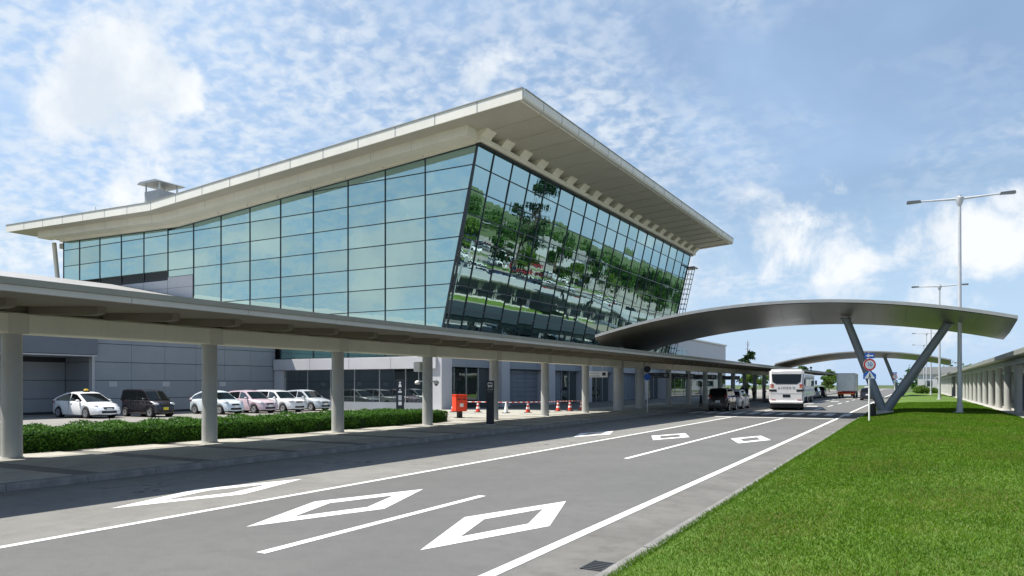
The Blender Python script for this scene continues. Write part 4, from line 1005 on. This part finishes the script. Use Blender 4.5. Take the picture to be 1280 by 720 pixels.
# coaches
def coach(name, L, H, label, txt):
    W = 2.45; hw = W / 2; t = empty(name); tag(t, label, 'bus')
    b_ = bmesh.new(); bmesh.ops.create_cube(b_, size=1)
    for v in b_.verts: v.co = Vector((v.co.x * L, v.co.y * W, .50 + (v.co.z + .5) * (H - .50)))
    bmesh.ops.bevel(b_, geom=[e for e in b_.edges], offset=.16, segments=3, affect='EDGES')
    b_.verts.index_update(); mb = MB(); mb.add([v.co[:] for v in b_.verts], [[v.index for v in f.verts] for f in b_.faces]); b_.free()
    mb.build('body', 'bus_white', t, 40); x = -L / 2
    MB().prism([(-.98, H - .95), (-.72, H - 1.12), (.72, H - 1.12), (.98, H - .95), (1.04, H - .38), (-1.04, H - .38)], 'x', x - .012, x + .02).build('rear_window', 'car_glass', t)
    for s in (-1, 1):
        MB().bevbox(x - .015, x + .1, s * .95 - .26, s * .95 + .26, 1.40, 1.56, .01).build('tail_lamp', 'dark', t)
        MB().box(x - .012, x + .05, s * 1.02 - .12, s * 1.02 + .12, 1.70, 1.80).build('indicator', 'orange', t)
        MB().box(x - .012, x + .05, s * 1.02 - .12, s * 1.02 + .12, 1.84, 1.94).build('brake_light', 'tail_red', t)
        MB().box(x - .012, x + .05, s * .9 - .14, s * .9 + .14, .74, .81).build('fog_lamp', 'tail_red', t)
        for xx in (L / 2 - 2.2, -L / 2 + 2.6): wheel(t, xx, s * (hw - .14), .47, s, .26, 'lamp_grey')
        n = int((L - 1.2) / 1.25)
        for i in range(n): MB().bevbox(-L / 2 + .55 + i * 1.25, -L / 2 + 1.72 + i * 1.25, s * (hw - .02), s * (hw + .012), 1.75, H - .42, .01).build('side_window', 'car_glass', t)
        MB().box(-L / 2 + .3, L / 2 - .3, s * (hw - .02), s * (hw + .008), 1.30, 1.38).build('stripe', 'sign_blue', t)
        MB().bevbox(L / 2 + .02, L / 2 + .2, s * (hw + .15) - .1, s * (hw + .15) + .1, 1.9, 2.4, .03).build('mirror', 'dark', t)
    MB().box(x - .014, x + .05, -.26, .26, .98, 1.18).build('number_plate', 'sign_navy', t)
    MB().bevbox(x - .07, x + .2, -1.16, 1.16, .52, .70, .04).build('bumper', 'bus_white', t)
    MB().box(x - .009, x + .05, -1.1, 1.1, 1.24, 1.26).build('panel_joint', 'lamp_grey', t)
    MB().bevbox(L / 2 - .05, L / 2 + .012, -1.05, 1.05, 1.3, H - .3, .01).build('windscreen', 'car_glass', t)
    MB().box(-L / 2 + .12, L / 2 - .2, -1.12, 1.12, .20, .55).build('underbody', 'dark', t)
    if txt:
        o = text('lettering', txt, .24, 'steel_blue', t, (x - .012, 0, 1.68), (R(90), 0, R(-90)))
    return t
B1 = coach('coach', 9.0, 3.08, 'white coach seen from behind, pulling in towards the canopy', 'A I M E K O')
B1.location = (*rd(-8.85, 62.9), 0); B1.rotation_euler.z = R(90) + R(9)
B2 = coach('coach', 9.0, 3.1, 'white coach with side windows ahead of the nearer coach', None)
B2.location = (*rd(-11.1, 87), 0); B2.rotation_euler.z = H90
# box truck
t = empty('box_truck'); tag(t, 'box truck with a pale grey cargo body and orange rear lights, driving away', 'truck'); H = 3.55
MB().bevbox(-4.0, 2.2, -1.22, 1.22, 1.0, H, .03).build('cargo_box', 'truck_grey', t)
for y0, y1 in ((-1.12, -.02), (.02, 1.12)):
    MB().bevbox(-4.03, -3.99, y0, y1, 1.12, H - .12, .008).build('rear_door', 'truck_grey', t)
m_ = MB(); m_.box(-4.04, -3.98, -1.24, 1.24, H - .1, H + .02); m_.box(-4.04, -3.98, -1.24, -1.14, 1, H); m_.box(-4.04, -3.98, 1.14, 1.24, 1, H); m_.build('door_frame', 'lamp_grey', t)
MB().bevbox(2.4, 4.1, -1.1, 1.1, .6, 2.6, .1, 2).build('cab', 'car_white', t, 40)
MB().box(-3.9, 4.0, -.5, .5, .62, .98).build('chassis', 'dark', t)
MB().box(-4.05, -3.9, -1.15, 1.15, .55, .72).build('bumper', 'orange', t)
MB().box(-4.06, -3.95, -1.15, 1.15, .78, .92).build('lamp_bar', 'tail_red', t)
for s in (-1, 1):
    MB().box(-3.3, -3.27, s * .85 - .28, s * .85 + .28, .3, .95).build('mud_flap', 'dark', t)
    for xx in (3.2, -2.4): wheel(t, xx, s * .98, .42, s, .26)
t.location = (*rd(-8.4, 121), 0); t.rotation_euler.z = H90

# ------------------------------------------------------------------ people
def person(loc, rz, shirt, trousers, label, hair='hair', arm=0.25, scale=1.0, bagc=None):
    """one continuous skinned figure; faces get skin, hair or cloth by where they lie"""
    v = {'pel': (0, 0, .93, .125), 'wst': (0, 0, 1.10, .125), 'chs': (.01, 0, 1.30, .145), 'nck': (0, 0, 1.47, .058), 'jaw': (.015, 0, 1.55, .075), 'hd': (.005, 0, 1.63, .092), 'top': (0, 0, 1.70, .060)}
    E_ = [('pel', 'wst'), ('wst', 'chs'), ('chs', 'nck'), ('nck', 'jaw'), ('jaw', 'hd'), ('hd', 'top')]
    for s, q in ((-1, 'r'), (1, 'l')):
        st = .10 * s * (1 if q == 'l' else 1)
        v.update({'sh' + q: (0, s * .18, 1.40, .062), 'el' + q: (-.02 + arm * .25, s * .23, 1.12, .045), 'wr' + q: (.05 + arm * .6, s * .22, .90 + arm * .3, .032), 'ha' + q: (.08 + arm * .75, s * .22, .82 + arm * .4, .040),
                  'hp' + q: (0, s * .09, .88, .098), 'kn' + q: (.03 + st * .5, s * .10, .49, .066), 'an' + q: (-.02 + st, s * .105, .09, .046), 'to' + q: (.13 + st, s * .115, .035, .036)})
        E_ += [('chs', 'sh' + q), ('sh' + q, 'el' + q), ('el' + q, 'wr' + q), ('wr' + q, 'ha' + q), ('pel', 'hp' + q), ('hp' + q, 'kn' + q), ('kn' + q, 'an' + q), ('an' + q, 'to' + q)]
    names = list(v); me = bpy.data.meshes.new('person'); me.from_pydata([v[k][:3] for k in names], [(names.index(a), names.index(b__)) for a, b__ in E_], [])
    o = bpy.data.objects.new('tmp', me); C.objects.link(o); mo = o.modifiers.new('s', 'SKIN'); su = o.modifiers.new('u', 'SUBSURF'); su.levels = 1; su.render_levels = 1
    for i, k in enumerate(names):
        d = me.skin_vertices[0].data[i]; d.radius = (v[k][3], v[k][3]); d.use_root = (k == 'pel')
    dg = bpy.context.evaluated_depsgraph_get(); dg.update(); m2 = bpy.data.meshes.new_from_object(o.evaluated_get(dg)); bpy.data.objects.remove(o)
    m2.materials.clear()
    for q in ('skin', hair, shirt, trousers, 'dark'): m2.materials.append(MATS[q])
    for p in m2.polygons:
        c_ = p.center
        if c_.z > 1.50: mi = 1 if (c_.z > 1.655 or c_.x < -.02) else 0
        elif c_.z > 1.45 and abs(c_.y) < .07: mi = 0
        elif abs(c_.y) > .165 and c_.z < .96 + arm * .3 and c_.z > .70: mi = 0
        elif c_.z > .94: mi = 2
        elif c_.z > .08: mi = 3
        else: mi = 4
        p.material_index = mi; p.use_smooth = True
    t = link('person', m2, None, loc, rz); t.scale = (scale,) * 3
    tag(t, label, 'person')
    fe = MB(); fe.ellip((.098, 0, 1.60), (.018, .014, .022), 6, 5); fe.build('nose', 'skin', t, 60)
    ey = MB(); ey.ellip((.088, .033, 1.625), (.010, .014, .008), 6, 5); ey.ellip((.088, -.033, 1.625), (.010, .014, .008), 6, 5); ey.build('eyes', 'dark', t, 60)
    return t
PZ = .13
person((-16.6, 60.3, PZ), R(200), 'cloth_white', 'cloth_dark', 'person in a white top standing beside the dark hatchback', arm=.5)
person((*rd(-12.9, 60.1), 0), R(100), 'cloth_blue', 'cloth_dark', 'person in a pale blue shirt at the kerb between the stopped cars', arm=.35)
person((-18.6, 84.0, PZ), R(250), 'cloth_dark', 'cloth_dark', 'person in dark clothes under the canopy left of the coach')
person((-18.0, 87.0, PZ), R(80), 'cloth_beige', 'cloth_dark', 'person in a beige top under the canopy left of the coach', arm=.4)
person((-17.3, 80.5, PZ), R(170), 'cloth_dark', 'cloth_blue', 'person in a dark jacket and blue trousers nearest the coach')
person((-17.6, 91.0, PZ), R(20), 'cloth_pink', 'cloth_dark', 'person in a pinkish top farther along the canopy')
person((*rd(6.0, 92), .3), R(200), 'cloth_dark', 'cloth_dark', 'person in dark clothes on the covered walkway at right', arm=.3)

# ------------------------------------------------------------------ vegetation
def leaves(pts, nrm, size, jitter=1.0):
    """two-triangle leaf clumps at points, roughly facing nrm"""
    n = len(pts); a = rng.normal(0, 1, (n, 3)) * jitter + nrm
    a /= np.linalg.norm(a, axis=1)[:, None]; r = rng.normal(0, 1, (n, 3)); u = np.cross(a, r); u /= np.linalg.norm(u, axis=1)[:, None]; w_ = np.cross(a, u)
    sz = size * rng.uniform(.6, 1.35, n)[:, None]
    V = np.stack([pts - u * sz, pts - w_ * sz * .45, pts + u * sz, pts + w_ * sz * .45], 1)
    return V.reshape(-1, 3), np.arange(4 * n).reshape(n, 4)
def crown_pts(blobs_, per):
    P_, N_ = [], []
    for (c_, r_) in blobs_:
        d = rng.normal(0, 1, (per, 3)); d /= np.linalg.norm(d, axis=1)[:, None]
        rad = rng.uniform(.35, 1.0, per) ** .6
        P_.append(np.array(c_) + d * np.array(r_) * rad[:, None]); N_.append(d)
    return np.concatenate(P_), np.concatenate(N_)
def tree(name, h, rad, trunk_h, leafm, seed, per=170, nb=24, size=.28, open_=1.0):
    rs = random.Random(seed); t = empty(name)
    tk = MB(); top = Vector((rs.uniform(-.3, .3), rs.uniform(-.3, .3), h * .82))
    pts = [Vector((0, 0, -.1)), Vector((.03, .02, trunk_h * .5)), Vector((rs.uniform(-.1, .1), rs.uniform(-.1, .1), trunk_h)), top]
    r0 = .035 * h * .6; tk.path(pts, [r0 * 1.25, r0, r0 * .85, r0 * .15], 9)
    bl = []
    for i in range(nb):
        z = trunk_h + (h - trunk_h) * rs.random() ** .85; f = (z - trunk_h) / (h - trunk_h)
        rr_ = rad * (math.sin(math.pi * min(1, .18 + f * .86)) ** .7) * rs.uniform(.35, .92) * open_; a = rs.uniform(0, 6.28)
        c_ = Vector((rr_ * math.cos(a), rr_ * math.sin(a), z)); s_ = rad * rs.uniform(.22, .42)
        bl.append((c_[:], (s_, s_, s_ * .75)))
        if i % 2 == 0: zb = trunk_h * .8 + (z - trunk_h) * .5; tk.path([Vector((0, 0, zb)), (Vector((0, 0, zb)) + c_) / 2 + Vector((0, 0, .15)), c_], [r0 * .45, r0 * .3, r0 * .08], 6)
    tk.build('trunk', 'bark', t, 40)
    P_, N_ = crown_pts(bl, per); V, F = leaves(P_, N_, size, .8); link('crown', quadmesh('crown', V, F, leafm), t)
    return t
def conifer(name, h, seed):
    rs = random.Random(seed); t = empty(name); tk = MB().path([Vector((0, 0, -.1)), Vector((0, 0, h * .5)), Vector((.1, 0, h))], [.28, .18, .03], 8); P_, N_ = [], []
    for i in range(46):
        f = rs.random(); z = h * (.25 + .72 * f); a = rs.uniform(0, 6.28); ln = (1 - f) * 1.3 + 1.0
        if f > .72: ln *= .5
        e = Vector((math.cos(a) * ln, math.sin(a) * ln, z - .15 * ln)); tk.path([Vector((0, 0, z)), e], [.05, .015], 5)
        if f < .72:
            for q in range(110): u = rng.uniform(.2, 1); P_.append(np.array((e.x * u, e.y * u, z - .15 * ln * u)) + rng.normal(0, .2, 3)); N_.append((0, 0, 1))
    tk.build('trunk', 'bark', t, 40); V, F = leaves(np.array(P_), np.array(N_, float), .30); link('crown', quadmesh('crown', V, F, 'leaf_dark'), t); return t
# hedge
t = empty('hedge', (-22.2, 16.4, .0)); tag(t, 'long clipped green hedge behind the canopy columns', 'hedge')
hy0, hy1 = -16.0, 13.4
MB().bevbox(-1.72, 1.72, hy0 + .1, hy1 - .1, -.02, .60, .10, 2).build('dark_core', 'leaf_dark', t)  # solid dark body inside the leaf layer
P_, N_ = [], []
def hp(n, f, nr):
    q = rng.random((n, 2)); p = f(q); P_.append(p); N_.append(np.tile(np.array(nr, float), (n, 1)))
hl_ = hy1 - hy0
hp(24000, lambda q: np.stack([np.full(len(q), 1.78), hy0 + q[:, 0] * hl_, .03 + .63 * q[:, 1]], 1), (1, 0, .3))
hp(52000, lambda q: np.stack([-1.78 + 3.56 * q[:, 1], hy0 + q[:, 0] * hl_, np.full(len(q), .655)], 1), (0, 0, 1))
hp(1800, lambda q: np.stack([-1.78 + 3.56 * q[:, 0], np.full(len(q), hy1), .03 + .63 * q[:, 1]], 1), (0, 1, .3))
P_ = np.concatenate(P_); N_ = np.concatenate(N_)
P_ += N_ * (.045 * (np.sin(P_[:, 1:2] * 2.3) + np.sin(P_[:, 1:2] * 5.1 + P_[:, 0:1] * 3)) + rng.normal(0, .028, (len(P_), 1)))
V, F = leaves(P_, N_, .040, .7); link('foliage', quadmesh('foliage', V, F, 'leaf_hedge'), t)
# trees beyond the car park and at the end of the road
T1 = tree('broadleaf_tree', 9.5, 3.6, 2.0, 'leaf', 1); T2 = tree('broadleaf_tree', 11.5, 3.4, 2.4, 'leaf_dark', 2); T3 = tree('broadleaf_tree', 7.0, 3.2, 1.5, 'leaf_bright', 3, nb=20); T4 = tree('tall_thin_tree', 15, 3.6, 4.5, 'leaf_dark', 4, 90, 26, .26)
GT = 'trees mirrored in the glass front'
spots = []
for i in range(34):
    a = R(random.uniform(32, 80)); r_ = random.uniform(190, 330); spots.append(((-28 + r_ * math.cos(a), 60 + r_ * math.sin(a)), (T1, T2, T3)[i % 3]))
for i in range(12): spots.append((rd(43.2 + random.uniform(-1, 1), 96 + i * 13 + random.uniform(-3, 3)), (T3, T1)[i % 2]))
spots.append((rd(50, 180), T4))
used = set()
for (p, src) in spots:
    o = src if src.name not in used else copy_tree(src); used.add(src.name)
    o.location = (*p, -.03); o.rotation_euler.z = random.uniform(0, 6.28); s_ = random.uniform(.85, 1.2) * (1.6 if src is T4 else 1); o.scale = (s_, s_, s_)
    tag(o, 'leafy tree round the car park, seen mirrored in the glass front', 'tree', GT)
CT = conifer('conifer', 11.8, 5); CT.location = (-36.5, 170, 0); tag(CT, 'dark conifer with a bare spiky top above the canopy roof', 'tree')
for i, (x, y, src, lb) in enumerate(((-31, 150, T3, 'bright green tree seen through the canopy columns beside the dark car'), (-26, 175, T1, 'green tree seen through the far canopy columns'), (-22, 190, T3, 'green tree at the end of the canopy left of the truck'),
        (-27, 160, T3, 'low bright tree behind the columns left of the coach'), (6.5, 230, T1, 'small dark tree at the far end of the lawn'), (-40, 140, T3, 'bright green tree behind the annex corner'), (-34, 185, T1, 'green tree far behind the canopy beside the conifer trunk'), (-29, 200, T2, 'dark green tree far behind the canopy left of the coach'), (-44, 165, T2, 'dark green tree behind the annex seen under the canopy'), (-25, 215, T1, 'green tree farthest behind the canopy near the coach'), (-38, 205, T3, 'bright tree far behind the canopy between the columns'))):
    o = copy_tree(src); o.location = (x, y, 0); s_ = (.75, .6, .72, .5, .6, .7, .62, .55, .5, .6, .8)[i]; o.scale = (s_, s_, s_); o.rotation_euler.z = i * 1.3; tag(o, lb, 'tree')
def bush(loc, r, label):
    t = empty('shrub', loc); bl = [((random.uniform(-.6, .6) * r, random.uniform(-.6, .6) * r, r * random.uniform(.3, .6)), (r * .55, r * .55, r * .45)) for _ in range(9)]
    P_, N_ = crown_pts(bl, 220); V, F = leaves(P_, N_, .10 * r, .8); link('foliage', quadmesh('foliage', V, F, 'leaf_bright'), t)
    MB().path([Vector((0, 0, -.1)), Vector((.05, 0, r * .5))], [.08, .05], 6).build('stem', 'bark', t); return tag(t, label, 'shrub')
bush((*rd(1.3, 150), .3), 1.5, 'yellow green rounded shrub at the far end of the lawn'); bush((*rd(3.2, 156), .3), 1.2, 'small yellow green shrub beside the larger far one')
# far house
t = empty('distant_house', (2, 260, 0)); tag(t, 'small pale house far beyond the end of the lawn', 'house')
MB().box(-7, 6, -4, 4, 0, 5).build('wall', 'panel_light', t); MB().prism([(-7.5, 5), (6.5, 5), (4, 7.2), (-5, 7.2)], 'y', -4.4, 4.4).build('roof', 'canopy_roof', t)
for x in (-5, -1.5, 2): MB().box(x, x + 1.8, -4.06, -4.0, 1.5, 3.2).build('window', 'glass_dark', t)

# ------------------------------------------------------------------ car park across the road (what the leaning glass mirrors)
GM = 'cars in the car park mirrored in the glass front'
protos = []
for sp, pt in ((HATCH, 'car_white'), (WAGON, 'car_silver'), (KEI, 'car_black'), (HATCH, 'car_red'), (WAGON, 'car_white'), (PRIUS, 'car_navy'), (HATCH, 'car_grey')):
    b0 = car(dict(sp, paint=pt, name='mirrored_car')); ch = kids(b0)
    protos.append(b0)
    for c_ in ch:            # too small in the mirror to show more than the main parts
        if c_.name.split('.')[0] in ('door_seam', 'door_handle', 'mirror', 'mirror_arm', 'air_intake', 'grille', 'number_plate', 'wheel_arch', 'underbody', 'tail_light'): bpy.data.objects.remove(c_, do_unlink=True)
        elif c_.name.split('.')[0] == 'tyre':
            for g_ in kids(c_): bpy.data.objects.remove(g_, do_unlink=True)
first = set()
for r_, s in enumerate((17, 28, 33.2, 47.5, 52.7, 66, 71.2, 84)):
    for i in range(46):
        if random.random() < .55: continue
        k = random.randrange(len(protos)); src = protos[k]
        o = src if k not in first else copy_tree(src); first.add(k)
        tt = 92 + i * 2.9 + random.uniform(-.15, .15); o.location = (*rd(s + random.uniform(-.3, .3), tt), -.02); o.rotation_euler.z = math.atan(K) + (math.pi if random.random() < .5 else 0)
        tag(o, 'car in the car park across the road, seen mirrored in the glass front', 'car', GM)
bl_ = MB()
for s in (14.5, 25.5, 30.7, 45, 50.2, 63.5, 68.7): 
    for i in range(0, 47): p = strip(s, s + 5, 90.6 + i * 2.9, 90.7 + i * 2.9); bl_.add([(x, y, -.016) for x, y in p], [(0, 1, 2, 3)])
bl_.build('bay_lines', 'paint_white', carpark)['kind'] = 'stuff'
for s0, s1 in ((41, 45), (58, 61)): sheet('verge', strip(s0, s1, 20, 240), .03, 'soil_grass')
# far wood and houses
bl = []
for i in range(420):
    a = R(random.uniform(15, 88)); r_ = random.uniform(340, 430); hh = random.uniform(5, 13)
    bl.append(((-28 + r_ * math.cos(a), 60 + r_ * math.sin(a), hh * .5), (random.uniform(3, 6), random.uniform(3, 6), hh * .55)))
P_, N_ = crown_pts(bl, 60); V, F = leaves(P_, N_, 1.1, .8)
tag(link('far_wood', quadmesh('far_wood', V, F, 'leaf')), 'far wood beyond the car park, mirrored in the glass front', 'wood', kind='stuff')
DH = bpy.data.objects['distant_house']
for i, (x, y) in enumerate(((150, 250), (185, 300), (120, 330), (210, 420), (90, 300))):
    o = copy_tree(DH); o.location = (x, y, 0); o.rotation_euler.z = R(120 + 9 * i); tag(o, 'pale house beyond the car park, seen mirrored in the glass front', 'house', 'houses mirrored in the glass front')
